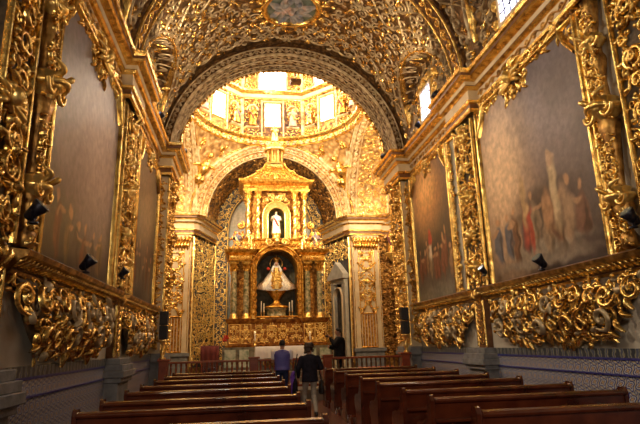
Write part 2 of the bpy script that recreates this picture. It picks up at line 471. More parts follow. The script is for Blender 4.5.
def f_face(Y0, cz, rm, axis='y', cy=0., s=1):
    """u = arc length at radius rm, v = radius"""
    def f(u, v, h):
        a = u / rm
        if axis == 'y': return np.stack([v * np.cos(a), Y0 - h + 0 * a, cz + v * np.sin(a)], -1)
        return np.stack([s * (Y0 - h) + 0 * a, cy + v * np.cos(a), cz + v * np.sin(a)], -1)
    return f

mb = MB(); annulus(mb, NE, ZS, RA, 5.2); barrel(mb, RA, RA, NE, CR0, ZS); annulus(mb, CR0, ZS, RA, 6.6)
o = struct('wall_arch', mb, 'ground_dark')
mb = MB(); r = random.Random(3)
S = f_face(NE, ZS, 4.1)
for rad, w in ((3.97, .025), (4.22, .03)): line(mb, S, [(u, rad) for u in np.linspace(0, pi * 4.1, 60)], w, .05, n=1)
put(mb, S, vine(0, pi * 4.1, 4.1, .11, .22, .02, .04))
S = f_soffit(RA, NE, ZS); L = pi * RA
for v, w in ((NE + .04, .03), (NE + .36, .022), (NE + .74, .022), (CR0 - .04, .03)): line(mb, S, [(u, v) for u in np.linspace(0, L, 60)], w, .045, n=1)
put(mb, S, vine(0, L, NE + .20, .12, .26, .02, .03)); put(mb, S, vine(0, L, CR0 - .20, .12, .26, .02, .03))
put(mb, S, vine(0, L, NE + .55, .15, .34, .026, .035))
obj('strapwork', mb, 'strap_silver', o)
# fringe of carved leaves on the inner rim
mb = MB(); S = f_face(CR0 - .02, ZS, RA)
for k in range(70): put(mb, S, [leaf(pi * RA * (k + .5) / 70, RA - .02, .14, -pi / 2 + r.uniform(-.5, .5), .05, .07, r.uniform(-.9, .9))])
obj('leaf_fringe', mb, 'gold', o)

# ---------------- nave vault with lunettes
LUN = [(3.6, 1.75), (9.05, 1.75), (14.35, 1.75)]
def rho(th, Y):
    """th measured from the right springing (0..pi)"""
    c = np.abs(np.cos(th)) + 1e-6; sn = np.sin(th) + 1e-6
    base = np.full(np.broadcast(th, Y).shape, CX)
    for yc, rl in LUN:
        q = np.clip(1 - ((Y - yc) / rl) ** 2, 0, None)
        zl = .75 * (q > 0) + 1.55 * np.sqrt(q)
        cand = np.minimum(zl / sn, CX / c)
        base = np.where(q > 0, np.maximum(base, cand), base)
    return base
def vault(u, v, h):
    th = np.asarray(u) / CX + 0 * v; Y = np.asarray(v) + 0 * th
    r = rho(th, Y)
    # blend of radial lift, enough for a shallow relief
    rr = r - h
    x = rr * np.cos(th)
    x = np.clip(x, -(CX - np.maximum(h, 0) * .8), CX - np.maximum(h, 0) * .8)
    return np.stack([x, Y, ZS + .08 + rr * np.sin(th)], -1)
th = np.linspace(0, pi, 121); Ys = np.linspace(-1.5, NE, 150)
A, B = np.meshgrid(th * CX, Ys, indexing='ij')
mb = MB(); mb.grid(vault(A, B, 0.))
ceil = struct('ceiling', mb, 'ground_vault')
mb = MB(); mg = MB(); r = random.Random(11)
L = pi * CX
RIBS = [6.3, 11.75]
def vmask(u, v):
    if any(abs(v - q) < .42 for q in RIBS) or v > NE - .28 or v < 5.4: return False
    if math.hypot(u - L / 2, v - 14.75) < 1.2: return False
    if abs(v - 14.35) < .6 and (u < 1.6 or u > L - 1.6): return False
    if abs(v - 9.05) < .6 and (u < 1.6 or u > L - 1.6): return False
    # crease of the lunettes
    for yc, rl in LUN:
        if abs(abs(v - yc) - rl) < .12 and (u < 2.2 or u > L - 2.2): return False
    return True
sc1 = fill(.1, L - .1, 5.4, NE, .44, r, .026, .05, sym=True, mask=vmask, leaves=4)
k = 0
for st in sc1:
    k += 1
    put(mg if k % 4 in (1, 2) and False else (mb if (k % 5) in (1, 3) else mg), vault, [st])
# long interlacing bands
for v0 in (7.1, 8.0, 10.1, 11.0, 12.6, 13.4, 16.2):
    for sg in (-1, 1):
        for ph in (0, pi):
            u = np.linspace(.9, L / 2 - .1, 70); u = u if sg > 0 else L - u
            stroke(mb, vault, np.stack([u, v0 + .38 * np.sin(u * 3.1 * (1 if sg > 0 else -1) + ph + (0 if sg > 0 else L * 3.1))], 1), .026, .055)
# lunette creases and window surrounds
for yc, rl in LUN[1:]:
    for sg in (0, 1):
        a = np.linspace(-1, 1, 41)
        Y = yc + rl * a * .999
        zl = .75 + 1.55 * np.sqrt(np.clip(1 - a ** 2, 0, 1))
        hd = np.sqrt(np.clip(CX ** 2 - zl ** 2, 0, None)); th_ = np.arctan2(zl, hd)
        u = th_ * CX; u = u if sg == 0 else L - u
        stroke(mg, vault, np.stack([u, Y], 1), .045, .06)
        stroke(mb, vault, np.stack([u + (.14 if sg == 0 else -.14), yc + (Y - yc) * 1.07], 1), .035, .06)
obj('strapwork', mb, 'strap_silver', ceil); obj('gilded_scrollwork', mg, 'gold', ceil)
# transverse ribs
for Yr in RIBS:
    mb = MB(); P = []
    for i in range(81):
        a = pi * i / 80; P.append([((CX - d) * cos(a), Yr + y, ZS + .08 + (CX - d) * sin(a)) for y, d in ((-.32, -.02), (-.32, .1), (-.26, .14), (.26, .14), (.32, .1), (.32, -.02))])
    mb.grid(P, smooth=False)
    S = f_soffit(CX - .14, Yr, ZS + .08)
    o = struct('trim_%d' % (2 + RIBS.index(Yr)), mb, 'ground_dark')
    m2 = MB(); put(m2, S, vine(0, pi * (CX - .14), Yr, .2, .36, .03, .04))
    for q in (-.27, .27): line(m2, S, [(u, Yr + q) for u in np.linspace(0, pi * (CX - .14), 60)], .035, .05, n=1)
    obj('carved_vine', m2, 'gold', o)
# medallion on the crown of the vault
med = thing('ceiling_medallion', 'round medallion of dark carved figures in a gold wreath on the vault crown', 'medallion', (0, 14.75, ZS + 4.3))
mb = MB(); S = vault; cu = L / 2
line(mb, S, [(cu + .9 * cos(a), 14.75 + .9 * sin(a)) for a in np.linspace(0, 2 * pi, 40)], .12, .14, n=1)
for k in range(18):
    a = 2 * pi * k / 18; put(mb, S, [leaf(cu + .95 * cos(a), 14.75 + .95 * sin(a), .36, a + .8, .07, .11, -1.)])
obj('wreath', mb, 'gold', med)
mb = MB()
mb.grid(np.stack([vault(np.array([cu + rr_ * cos(a) for a in np.linspace(0, 2 * pi, 28)]), np.array([14.75 + rr_ * sin(a) for a in np.linspace(0, 2 * pi, 28)]), .03) for rr_ in (.01, .4, .85)]))
obj('ground', mb, 'dark_niche', med)
mb = MB(); r = random.Random(2)
for q, (dx, dy) in ((1, (-.28, 0)), (-1, (.28, .05)), (1, (0, .42))):
    put(mb, vault, [leaf(cu + dx + r.uniform(-.08, .08), 14.7 + dy + r.uniform(-.1, .1), .62, a_, .10, .16, q * .6) for a_ in (-1.8, -1.3, 1.4, 1.9, .2, 2.9)])
    mb.ball(vault(np.array([cu + dx * .8]), np.array([14.42 + dy]), .14)[0], .11, 12)
put(mb, vault, [leaf(cu - .1, 14.9, .9, 3.3, .06, .2, .5), leaf(cu + .1, 14.9, .9, -.2, .06, .2, -.5)])
obj('carved_figures', mb, 'robes', med)

# windows in the lunettes
wi = 1
for s in (-1, 1):
    for yc in (9.05, 14.35):
        X = s * (CX - .05); w = .42; z0, z1 = 8.4, 9.35
        mb = MB(); mb.box(X - .02, yc - w, z0, X + .02, yc + w, z1)
        o = struct('window_%d' % wi, mb, 'sky_pane2', 'lunette window letting daylight in above the %s wall cornice, %s bay' % ('left' if s < 0 else 'right', 'nearer' if yc < 10 else 'farther'), 'window'); wi += 1
        f = MB()
        for a, b, c, d in ((-w - .08, z0 - .08, -w, z1 + .08), (w, z0 - .08, w + .08, z1 + .08), (-w, z0 - .08, w, z0), (-w, z1, w, z1 + .08)):
            f.box(X - s * .07, yc + a, b, X + s * .03, yc + c, d)
        obj('window_frame', f, 'cream', o)
        g = MB()
        for k in (-.25, 0, .25): g.box(X - s * .05, yc + k - .012, z0, X - s * .025, yc + k + .012, z1)
        for k in range(1, 5): g.box(X - s * .05, yc - w, z0 + k * .24 - .012, X - s * .025, yc + w, z0 + k * .24 + .012)
        obj('glazing_bars', g, 'black', o)
        g = MB(); S = side(s, CX - .02)
        for q in (-1, 1):
            for k in range(3): put(g, S, [spiral(yc + q * (w + .25), z0 + .15 + k * .5, .2, pi / 2 * q, q, 1.3, .05, .1), leaf(yc + q * (w + .14), z0 + .2 + k * .45, .3, 1.4, .06, .1, q * .8)])
            line(g, S, [(yc + q * (w + .1), z0 - .1), (yc + q * (w + .1), z1 + .1)], .04, .08)
        put(g, S, [spiral(yc - .2, z1 + .3, .2, 0, 1, 1.3, .05, .1), spiral(yc + .2, z1 + .3, .2, pi, -1, 1.3, .05, .1)])
        obj('carved_surround', g, 'gold_bright', o)

# ---------------- entablature
G_, B_, C_ = 0, 1, 2
ENT = [(0, 7.0, G_), (.06, 7.0, G_), (.07, 7.07, G_), (.03, 7.09, G_), (.03, 7.2, B_), (.08, 7.22, G_), (.09, 7.28, G_), (.05, 7.30, G_), (.05, 7.55, C_), (.11, 7.57, G_), (.15, 7.62, G_),
       (.15, 7.64, B_), (.17, 7.72, C_), (.3, 7.75, G_), (.34, 7.80, G_), (.34, 7.87, B_), (.38, 7.90, G_), (.40, 7.97, G_), (-.1, 8.0, B_)]
for s, nm in ((1, 'right'), (-1, 'left')):
    nave = [(CX, -1.5)]
    for a, b in ((5.55, 6.95), (11.05, 12.45)):
        nave += [(CX, a), (CX - .25, a), (CX - .25, b), (CX, b)]
    nave += [(CX, 16.45), (RA - .12, 16.45), (RA - .12, 18.25), (6.18, 18.25)]
    cros = [(6.18, 18.25), (6.18, CR1), (5.58, CR1), (5.58, CR1 - .22), (3.95, CR1 - .22), (3.72, CR1 + .1), (3.0, 28.6), (3.0, 28.95)]
    for ii, p in enumerate((nave, cros)):
        p = [(s * x, y) for x, y in p]
        if s < 0: p = p[::-1]
        mb = MB(); moulding(mb, p, ENT)
        struct('trim_%d' % (10 + ii + 2 * (s < 0)), mb, ['gold', 'brown', 'cream'])
# gilded relief on the nave frieze
for s in (1, -1):
    mb = MB(); S = side(s, CX - .05)
    for a, b in ((6.95, 11.05), (12.45, 16.45)):
        put(mb, S, vine(a + .1, b - .1, 7.42, .1, .3, .025, .04))
        n = int((b - a) / .12)
        for k in range(n): put(mb, S, [leaf(a + .12 * (k + .5), 7.1, .09, pi / 2, .03, .05, 0)])
    tag(obj('frieze_carving', mb, 'gold_old'), 'thin gilt scroll carving along the frieze under the %s nave cornice' % ('right' if s > 0 else 'left'), 'carving')['kind'] = 'structure'

# ---------------- crossing: side arches, transept vaults, pendentives
for s, nm in ((1, 'right'), (-1, 'left')):
    mb = MB(); barrel(mb, RA, RA, s * RA, s * 6.3, ZS, 'x', YC)
    annulus(mb, YC, ZS, 0.01, RA, 'x', x=s * 6.18)
    o = struct('ceiling_transept_' + nm, mb, 'ground_light')
    g = MB(); S0 = f_soffit(RA, 0, ZS, 'x', YC); S = S0; L2 = pi * RA
    for v, w in ((RA + .03, .035), (RA + .42, .03), (6.1, .03)): line(g, S, [(u, s * v) for u in np.linspace(0, L2, 60)], w, .07, n=1)
    put(g, S, vine(0, L2, s * (RA + .22), .15, .3, .03, .05))
    obj('archivolt', g, 'strap', o)
    g = MB(); r = random.Random(5)
    lo, hi = sorted((s * (RA + .5), s * 6.05))
    put(g, S, fill(.1, L2 - .1, lo, hi, .5, r, .045, .06, leaves=2, jit=.05))
    S = side(s, 6.16)
    put(g, S, fill(YC - 3.8, YC + 3.8, ZS + .1, ZS + 3.8, .52, r, .045, .06, leaves=2, mask=lambda u, v: math.hypot(u - YC, v - ZS) < 3.7))
    obj('gilded_scrollwork', g, 'gold_bright', o)

PR = RA * sqrt(2)
mb = MB(); gb = MB(); gw = MB()
for q in range(4):
    rows = []
    for i in range(21):
        h = RA * i / 20 * .9995; p = sqrt(PR ** 2 - h ** 2); f0 = math.acos(min(1, RA / p)); row = []
        for j in range(17):
            a = f0 + (pi / 2 - 2 * f0) * j / 16 + q * pi / 2
            row.append((p * cos(a), YC + p * sin(a), ZS + h))
        rows.append(row)
    mb.grid(rows)
    def S(u, v, h, q=q):
        p = np.sqrt(PR ** 2 - np.clip(v, 0, RA) ** 2) - h; a = np.asarray(u) / 4.8 + pi / 4 + q * pi / 2
        return np.stack([p * np.cos(a), YC + p * np.sin(a), ZS + v - .3 * h], -1)
    # arch borders
    for sg in (-1, 1):
        hs = np.linspace(.25, RA * .985, 26); P = np.sqrt(PR ** 2 - hs ** 2); f0 = np.arccos(np.clip(RA / P, -1, 1))
        uu = sg * (pi / 4 - f0) * 4.8
        stroke(gw, S, np.stack([uu - sg * .1, hs], 1), .05, .09)
        stroke(gb, S, np.stack([uu - sg * .26, hs], 1), .05, .06)
    r = random.Random(20 + q // 1)
    put(gb, S, [st for st in fill(-2.6, 2.6, 1.2, 3.7, .5, r, .05, .08, sym=True, leaves=2, mask=lambda u, v: abs(u) < (pi / 4 - math.acos(RA / math.sqrt(PR ** 2 - v * v))) * 4.8 - .4 and abs(u) + abs(v - 2.8) * .6 > .7)])
    # seated relief figure with a garland
    for st in [leaf(0, 2.0, .9, pi / 2, .30, .32, .1), leaf(-.05, 2.5, .7, 2.6, .12, .2, .6), leaf(.05, 2.5, .7, .5, .12, .2, -.6), leaf(0, 2.2, .6, -1.9, .2, .25, .5), leaf(.1, 2.2, .6, -1.1, .2, .25, -.5)]:
        put(gb, S, [st])
    put(gw, S, [(np.stack([np.linspace(-.95, .95, 16), 3.25 - .75 * (1 - np.linspace(-1, 1, 16) ** 2)], 1), .09, .16)])
    c = S(np.array([0.]), np.array([3.05]), .22)[0]; gb.ball(c, .17, 10)
o = struct('trim_20', mb, 'ground_light'); obj('relief_figures', gb, 'gold', o); obj('garland_and_rim', gw, 'strap', o)

# ring cornice
RG = [(0, -.25, G_), (.06, -.25, G_), (.1, -.18, G_), (.06, -.14, B_), (.08, .05, C_), (.2, .12, G_), (.28, .16, G_), (.3, .24, G_), (-.35, .27, C_)]
def ngon(R, n, z=None, rot=0.): return [(R * cos(2 * pi * k / n + rot), YC + R * sin(2 * pi * k / n + rot)) for k in range(n)]
mb = MB(); moulding(mb, ngon(RA + .03, 48), [(o_, z + 12.05, m_) for o_, z, m_ in RG], closed=True)
o = struct('trim_21', mb, ['gold', 'gold_old', 'cream'])
g = MB(); Sr = lambda u, v, h: np.stack([(RA - .02 - h) * np.cos(u / RA), YC + (RA - .02 - h) * np.sin(u / RA), v + 0 * u], -1)
put(g, Sr, vine(0, 2 * pi * RA, 12.0, .17, .36, .035, .08)); put(g, lambda u, v, h: Sr(u, v, h + .1), [leaf(2 * pi * RA * (k_ + .5) / 90, 12.2, .14, pi / 2, .06, .10, 0) for k_ in range(90)]); obj('carved_vine', g, 'gold', o)
# the annular floor between ring and octagonal drum
AP = 3.98; RO = AP / cos(pi / 8)
mb = MB(); P = []
for z, k in ((12.31, 1.), (14.75, 1.)):
    P.append([(*p, z) for p in ngon(RO * k, 8, rot=pi / 8)])
mb.grid(P, closed_v=True, smooth=False)
drum = struct('wall_drum', mb, 'ground')
DOME = [(1., 15.0), (.975, 15.8), (.87, 16.8), (.68, 17.7), (.40, 18.4), (.1, 18.65), (.0, 18.66)]
mb = MB(); mb.grid([[(*p, z) for p in ngon(RO * k, 8, rot=pi / 8)] for k, z in DOME], closed_v=True, smooth=False)
dome = struct('ceiling_dome', mb, 'ground')
mb = MB(); moulding(mb, ngon(RO, 8, rot=pi / 8), [(o_ * 1.0, z + 14.78, m_) for o_, z, m_ in RG], closed=True)
o = struct('trim_22', mb, ['gold', 'gold_old', 'cream'])
gd = MB(); gg = MB(); fw = AP * math.tan(pi / 8)
for k in range(8):
    a = 2 * pi * k / 8; ax = np.array([cos(a), sin(a)]); tx = np.array([-sin(a), cos(a)])
    def S(u, v, h, ax=ax, tx=tx, ap=AP): return np.stack([ax[0] * (ap - h) + tx[0] * u, YC + ax[1] * (ap - h) + tx[1] * u, v + 0 * u], -1)
    def SD(u, v, h, ax=ax, tx=tx):
        zz = [z for _, z in DOME]; kk = [q for q, _ in DOME]; ap = np.interp(v, zz, kk) * AP - h
        return np.stack([ax[0] * ap + tx[0] * u, YC + ax[1] * ap + tx[1] * u, v + 0 * u], -1)
    r = random.Random(40)
    if sin(a) > -.5:
        put(gd, S, fill(-fw, fw, 12.35, 14.5, .42, r, .04, .06, sym=True, leaves=2, mask=lambda u, v: abs(u) > .6 or v > 14.45))
        for q in (-1, 1):
            line(gg, S, [(q * .58, 12.35), (q * .58, 14.5)], .05, .09); line(gg, S, [(q * (fw - .06), 12.35), (q * (fw - .06), 14.5)], .07, .1)
            # shell niche arch
            line(gg, S, [(q * 1.08 + .3 * cos(t), 13.85 + .34 * sin(t)) for t in np.linspace(0, pi, 12)], .05, .12, n=1)
            line(gg, S, [(q * 1.08 - .34, 12.9), (q * 1.08 + .34, 12.9)], .07, .22)
        line(gg, S, [(-.58, 14.42), (.58, 14.42)], .05, .09)
    if sin(a) > -.5:
        put(gd, SD, fill(-fw * .95, fw * .95, 15.1, 17., .42, r, .04, .06, sym=True, leaves=2, mask=lambda u, v: (abs(u) > .82 or v > 16.6) and abs(u) < fw * np.interp(v, [15, 17], [.95, .8])))
    put(gd, SD, fill(-.7, .7, 17.0, 18.2, .5, r, .04, .06, sym=True, leaves=1, mask=lambda u, v: abs(u) < (18.6 - v) * .7))
    for q in (-1, 1):
        zz = np.linspace(15.1, 18.4, 20); kk = np.interp(zz, [z for _, z in DOME], [q_ for q_, _ in DOME])
        stroke(gg, SD, np.stack([q * (fw - .05) * kk, zz], 1), .06, .08)
        line(gg, SD, [(q * .76, 15.1), (q * .76, 16.55)], .05, .08, n=4)
    # windows
    for ww, z0, z1, Sx, lab in ((.42, 12.95, 14.3, S, 'lower'), (.7, 15.12, 16.5, SD, 'upper')):
        m1 = MB(); uu = np.array([[-ww, ww]] * 5); vv = np.linspace(z0, z1, 5)[:, None] + 0 * uu
        m1.grid(Sx(uu, vv, .03), smooth=False)
        where = ['right', 'far right', 'far', 'far left', 'left', 'near left', 'near', 'near right'][k]
        o = struct('window_%d' % wi, m1, 'sky_pane', 'blazing daylit window in the %s face of the dome, %s tier' % (where, lab), 'window'); wi += 1
        f = MB(); line(f, Sx, [(-ww, z0), (-ww, z1)], .04, .07, n=4); line(f, Sx, [(ww, z0), (ww, z1)], .04, .07, n=4); line(f, Sx, [(-ww, z0), (ww, z0)], .04, .07); line(f, Sx, [(-ww, z1), (ww, z1)], .04, .07)
        obj('window_frame', f, 'gold_bright', o)
obj('gilded_scrollwork', gd, 'gold', drum); obj('ribs_and_niche_arches', gg, 'strap', drum)

# ---------------- apse
mb = MB(); annulus(mb, CR1, ZS, 3.3, RA); annulus(mb, CR1 - .0, ZS, RA, 6.4)
barrel(mb, 3.3, 3.0, CR1, 28.6, ZS); annulus(mb, 28.6, ZS, 2.3, 3.4)
mb.box(-3.0, 28.6, .66, -2.35, 28.75, ZS); mb.box(3.0, 28.6, .66, 2.35, 28.75, ZS)
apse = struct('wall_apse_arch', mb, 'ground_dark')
bk = MB(); annulus(bk, CR1 - .01, ZS, 3.3, RA); obj('archivolt_ground', bk, 'ground', apse)
g = MB(); S = f_face(CR1 - .01, ZS, 3.62); L3 = pi * 3.62
put(g, S, vine(0, L3, 3.45, .12, .24, .022, .05)); put(g, S, vine(0, L3, 3.78, .12, .24, .022, .05))
for q in (3.31, 3.62, 3.93): line(g, S, [(u, q) for u in np.linspace(0, L3, 60)], .035, .08, n=1)
obj('archivolt', g, 'strap', apse)
g = MB(); S = f_soffit(3.3, CR1, ZS, 'y', 0, 3.0, 28.6); r = random.Random(8)
put(g, S, fill(0, pi * 3.3, CR1 + .1, 28.5, .45, r, .04, .06, leaves=2))
obj('soffit_scrollwork', g, 'gold_old', apse)
def fret(mb, S, u0, u1, v0, v1, size, w, h, r):
    put(mb, S, fill(u0, u1, v0, v1, size, r, w, h, leaves=3))
    n = int((v1 - v0) / size)
bk = MB(); bk.box(-2.99, 28.585, .67, -2.36, 28.6, ZS).box(2.36, 28.585, .67, 2.99, 28.6, ZS); annulus(bk, 28.59, ZS, 2.3, 3.4); obj('jamb_backing', bk, 'filigree_back', apse)
g = MB(); S = front(28.58); r = random.Random(9)
for q in (-1, 1):
    a, b = sorted((q * 2.38, q * 2.98)); fret(g, S, a, b, .9, ZS, .26, .024, .05, r)
    line(g, S, [(q * 2.34, .7), (q * 2.34, ZS)], .035, .08)
S = f_face(28.58, ZS, 2.65)
put(g, S, fill(0, pi * 2.65, 2.38, 2.95, .26, r, .024, .05)); line(g, S, [(u, 2.32) for u in np.linspace(0, pi * 2.65, 40)], .035, .08, n=1)
obj('fretwork', g, 'gold_bright', apse)
mb = MB(); mb.box(-3.3, 29.0, .3, 3.3, 29.25, 11.4); struct('wall_back', mb, 'plaster')

# ================================================================== NAVE WALL FURNISHINGS
def canvas_grid(s, X, y0, y1, z0, z1, top=None):
    n, m = 150, 190
    u = np.linspace(y0, y1, n); v = np.linspace(0, 1, m)
    U, V = np.meshgrid(u, v, indexing='ij')
    zt = z1 if top is None else top(U)
    Z = z0 + (zt - z0) * V
    P = np.stack([np.full_like(U, s * X), U, Z], -1)
    return P, (U - y0) / (y1 - y0), V
def vnoise(u, v, f, seed):
    rs = np.random.RandomState(seed); g = rs.rand(64, 64)
    x = u * f; y = v * f; i = x.astype(int) % 63; j = y.astype(int) % 63; a = x % 1; b = y % 1
    a = a * a * (3 - 2 * a); b = b * b * (3 - 2 * b)
    return (g[i, j] * (1 - a) + g[i + 1, j] * a) * (1 - b) + (g[i, j + 1] * (1 - a) + g[i + 1, j + 1] * a) * b
def paint(mb, P, u, v, base, blobs, name, parent, seed=1):
    mb.grid(P, smooth=False)
    o = obj(name, mb, 'paint', parent)
    un = u + .02 * (vnoise(u, v, 22, seed) - .5) * 2; vn = v + .02 * (vnoise(u, v, 19, seed + 1) - .5) * 2
    c = np.zeros(u.shape + (3,)); n1 = vnoise(u, v, 5, seed + 2)[..., None]
    stops = np.array([b[0] for b in base]); cols = np.array([b[1] for b in base])
    for k in range(3): c[..., k] = np.interp(v + .12 * (n1[..., 0] - .5), stops, cols[:, k])
    c *= (.75 + .5 * n1)
    for (x, y, rx, ry, col, soft) in blobs:
        d = np.sqrt(((un - x) / rx) ** 2 + ((vn - y) / ry) ** 2)
        a = np.clip((1 + soft - d) / (2 * soft), 0, 1)[..., None]; a = a * a * (3 - 2 * a)
        if soft > .6: a *= .75
        c = c * (1 - a) + np.array(col) * (.8 + .4 * vnoise(u, v, 40, seed + 5)[..., None]) * a
    at = o.data.color_attributes.new('paint', 'FLOAT_COLOR', 'POINT')
    at.data.foreach_set('color', np.concatenate([c, np.ones(u.shape + (1,))], -1).reshape(-1))
    return o
def people_blobs(seed, n, x0, x1, y0, hs, flip=False, pal=None):
    r = random.Random(seed); out = []
    pal = pal or [(.45, .05, .03), (.50, .33, .14), (.16, .10, .10), (.40, .28, .20), (.22, .10, .05), (.55, .45, .30), (.12, .13, .18)]
    for k in range(n):
        x = x0 + (x1 - x0) * (k + .5) / n + r.uniform(-.02, .02); h = hs * r.uniform(.75, 1.15); y = y0 + r.uniform(-.03, .05)
        w = .045 * r.uniform(.8, 1.3)
        c = r.choice(pal)
        out.append((x, y + h * .4, w, h * .42, c, .25))
        out.append((x + r.uniform(-.02, .02), y + h * .95, w * .42, h * .10, (.48, .27, .15), .3))
        out.append((x + r.choice((-1, 1)) * w * .8, y + h * .7, w * .8, h * .06, (.45, .26, .15), .4))
        out.append((x + w * .5, y + h * .3, w * .3, h * .35, tuple(q * .45 for q in c), .5))
    return out
BASE1 = [(0, (.045, .032, .035)), (.2, (.10, .075, .07)), (.45, (.16, .12, .12)), (.75, (.21, .17, .18)), (1, (.15, .13, .16))]
BASE2 = [(0, (.05, .04, .04)), (.12, (.13, .11, .09)), (.3, (.05, .04, .04)), (.6, (.08, .06, .055)), (1, (.12, .09, .08))]
LEDGE = [(0, 2.50, 0), (.1, 2.50, 0), (.12, 2.54, 0), (.1, 2.56, 1), (.22, 2.66, 1), (.25, 2.68, 0), (.30, 2.70, 0), (.32, 2.76, 0), (.27, 2.79, 1), (0, 2.80, 1)]
def cherub(mb, s, y, z, k=1., X=CX - .25):
    x = s * X
    mb.ball((x - s * .1 * k, y, z), (.10 * k, .085 * k, .11 * k), 12)
    mb.ball((x - s * .19 * k, y, z - .01 * k), (.02 * k, .02 * k, .03 * k), 6)
    for q in (-1, 1):
        mb.ball((x - s * .08 * k, y + q * .07 * k, z + .08 * k), (.06 * k, .05 * k, .05 * k), 8)
        for j in range(3):
            mb.tube([(x - s * .05 * k, y + q * .05 * k, z - .06 * k), (x - s * .1 * k, y + q * (.2 + .03 * j) * k, z + (.02 - .09 * j) * k), (x - s * .03 * k, y + q * (.3 - .03 * j) * k, z + (.1 - .13 * j) * k)], [.035 * k, .04 * k, .01], 6, res=5)
def painting(s, y0, y1, near, label, cols, seed):
    t = thing('framed_painting', label, 'painting', (s * CX, (y0 + y1) / 2, 2.8), 'large canvases on the side walls')
    top = lambda U: 6.98 + 0 * U
    P, u, v = canvas_grid(s, CX - .06, y0, y1, 2.8, 6.98, top)
    if s > 0: u = 1 - u     # far end is the left side of the right hand canvases
    paint(MB(), P, u, v, cols[0], cols[1], 'canvas', t, seed)
    S = side(s, CX - .04)
    f = MB()
    for a, b in ((y0, y0), (y1, y1)):
        d = -.05 if a == y0 else .05
        line(f, S, [(a + d, 2.8), (a + d, 7.02)], .05, .12)
        line(f, S, [(a + d * 2.6, 2.8), (a + d * 2.6, 7.02)], .035, .08)
    line(f, S, [(y0 - .05, 7.0), (y1 + .05, 7.0)], .05, .12)
    obj('gilt_frame', f, 'gold', t)
    g = MB(); r = random.Random(seed)
    # carved strips either side, corner scrolls and crest
    ys = ((y0 - .30, y0 - .14),) if near else ((y0 - .25, y0 - .12), (y1 + .10, y1 + .20))
    for a, b in ys:
        put(g, S, fill(a, b, 2.85, 6.9, .20, r, .018, .04, leaves=3)); put(g, S, fill(a, b, 2.9, 6.85, .32, r, .022, .035, leaves=1), h0=.045)
        put(g, S, [leaf((a + b) / 2 + r.uniform(-.05, .05), z, .20, r.choice((1., 2.1, -1, -2.1)), .035, .09, r.uniform(-1, 1)) for z in np.arange(2.95, 6.8, .21)])
    obj('carved_border', g, 'gold', t)
    g = MB()
    yc = (y0 + y1) / 2 + (.15 if near else 0); k = 1. if near else .6
    for q in (-1, 1):
        for j, (dx, dz, R_, rot) in enumerate(((.35, 7.0, .22, 2.), (.75, 7.08, .18, .6), (1.15, 7.0, .17, 2.6), (1.55, 7.12, .17, 1.), (.3, 6.72, .14, 4.))):
            p, w, h = spiral(yc + q * dx * k, dz, R_ * max(k, .75), rot, q, 1.4, .034, .07); put(g, S, [(p, w, h)])
            put(g, S, [leaf(yc + q * dx * k, dz, .30 * k, a, .036, .08, .8 * q) for a in (.3, 1.8, 3.2, 4.6)])
        # corner pieces cutting the corner of the canvas
        e = y0 if q < 0 else y1
        line(g, S, [(e, 6.35), (e - q * .25, 6.68), (e - q * .38, 7.0)], .05, .14)
        put(g, S, [spiral(e - q * .1, 6.8, .17, 1, q, 1.4, .034, .07), leaf(e - q * .05, 6.55, .3, 1.8, .05, .08, q * .9), leaf(e - q * .3, 6.95, .3, 3.2 if q > 0 else 0, .05, .08, q * .9)])
    for a in np.linspace(0, 2 * pi, 11)[:-1]:
        put(g, S, [leaf(yc + .14 * k * cos(a), 7.0 + .16 * k * sin(a), .38 * k, a, .055 * k, .12, .8)])
    obj('crest', g, 'gold', t)
    c = MB(); cherub(c, s, yc, 7.0, 1.3 * k, CX - .08); obj('cherub_head', c, 'gold_bright', t)
    return t
figsR = [(.20, .48, .26, .42, (.66, .44, .28), .9), (.18, .62, .18, .25, (.82, .58, .38), .9), (.6, .3, .3, .1, (.09, .06, .05), .5), (.52, .12, .35, .035, (.30, .25, .2), .4), (.5, .06, .4, .03, (.26, .21, .17), .4)] + \
    people_blobs(3, 9, .06, .9, .10, .24, pal=[(.20, .10, .07), (.35, .24, .13), (.12, .08, .08), (.28, .20, .14), (.16, .08, .05), (.10, .11, .15)]) + [(.40, .26, .03, .12, (.34, .05, .04), .4), (.45, .22, .022, .10, (.38, .06, .04), .4), (.68, .34, .035, .16, (.50, .38, .24), .4), (.40, .36, .03, .14, (.45, .30, .16), .4), (.67, .5, .03, .04, (.45, .3, .2), .3), (.60, .27, .04, .1, (.4, .22, .12), .4), (.76, .22, .05, .12, (.38, .25, .16), .4)]  # first soft blobs paint the warm sheen of light into the canvas
figsL = [(.7, .6, .4, .35, (.42, .33, .36), .9)] + people_blobs(6, 6, .12, .85, .04, .2, pal=[(.16, .05, .03), (.18, .12, .06), (.07, .05, .05)])
figs_glowRf = [(.38, .78, .34, .22, (.95, .45, .16), .9), (.4, .84, .2, .12, (1., .6, .25), .8), (.5, .04, .5, .06, (.20, .19, .15), .6)] + people_blobs(9, 9, .08, .95, .16, .26, pal=[(.22, .08, .05), (.30, .18, .10), (.10, .08, .08), (.34, .25, .16), (.12, .06, .05)]) + [(.42, .34, .045, .07, (.70, .62, .5), .3), (.42, .45, .05, .06, (.5, .06, .04), .3)]  # upper orange blobs brightened in the paint to stand for light falling there
figsLf = [(.5, .6, .3, .3, (.28, .18, .14), .9)] + people_blobs(12, 5, .1, .9, .08, .25, pal=[(.14, .05, .03), (.2, .13, .07), (.09, .06, .05)])
painting(1, 7.25, 11.1, True, 'large canvas of robed figures in red and cream, biggest painting on the right wall', (BASE1, figsR), 31)
painting(-1, 7.25, 11.05, True, 'large dim mauve canvas, biggest painting on the left wall', (BASE1, figsL), 32)
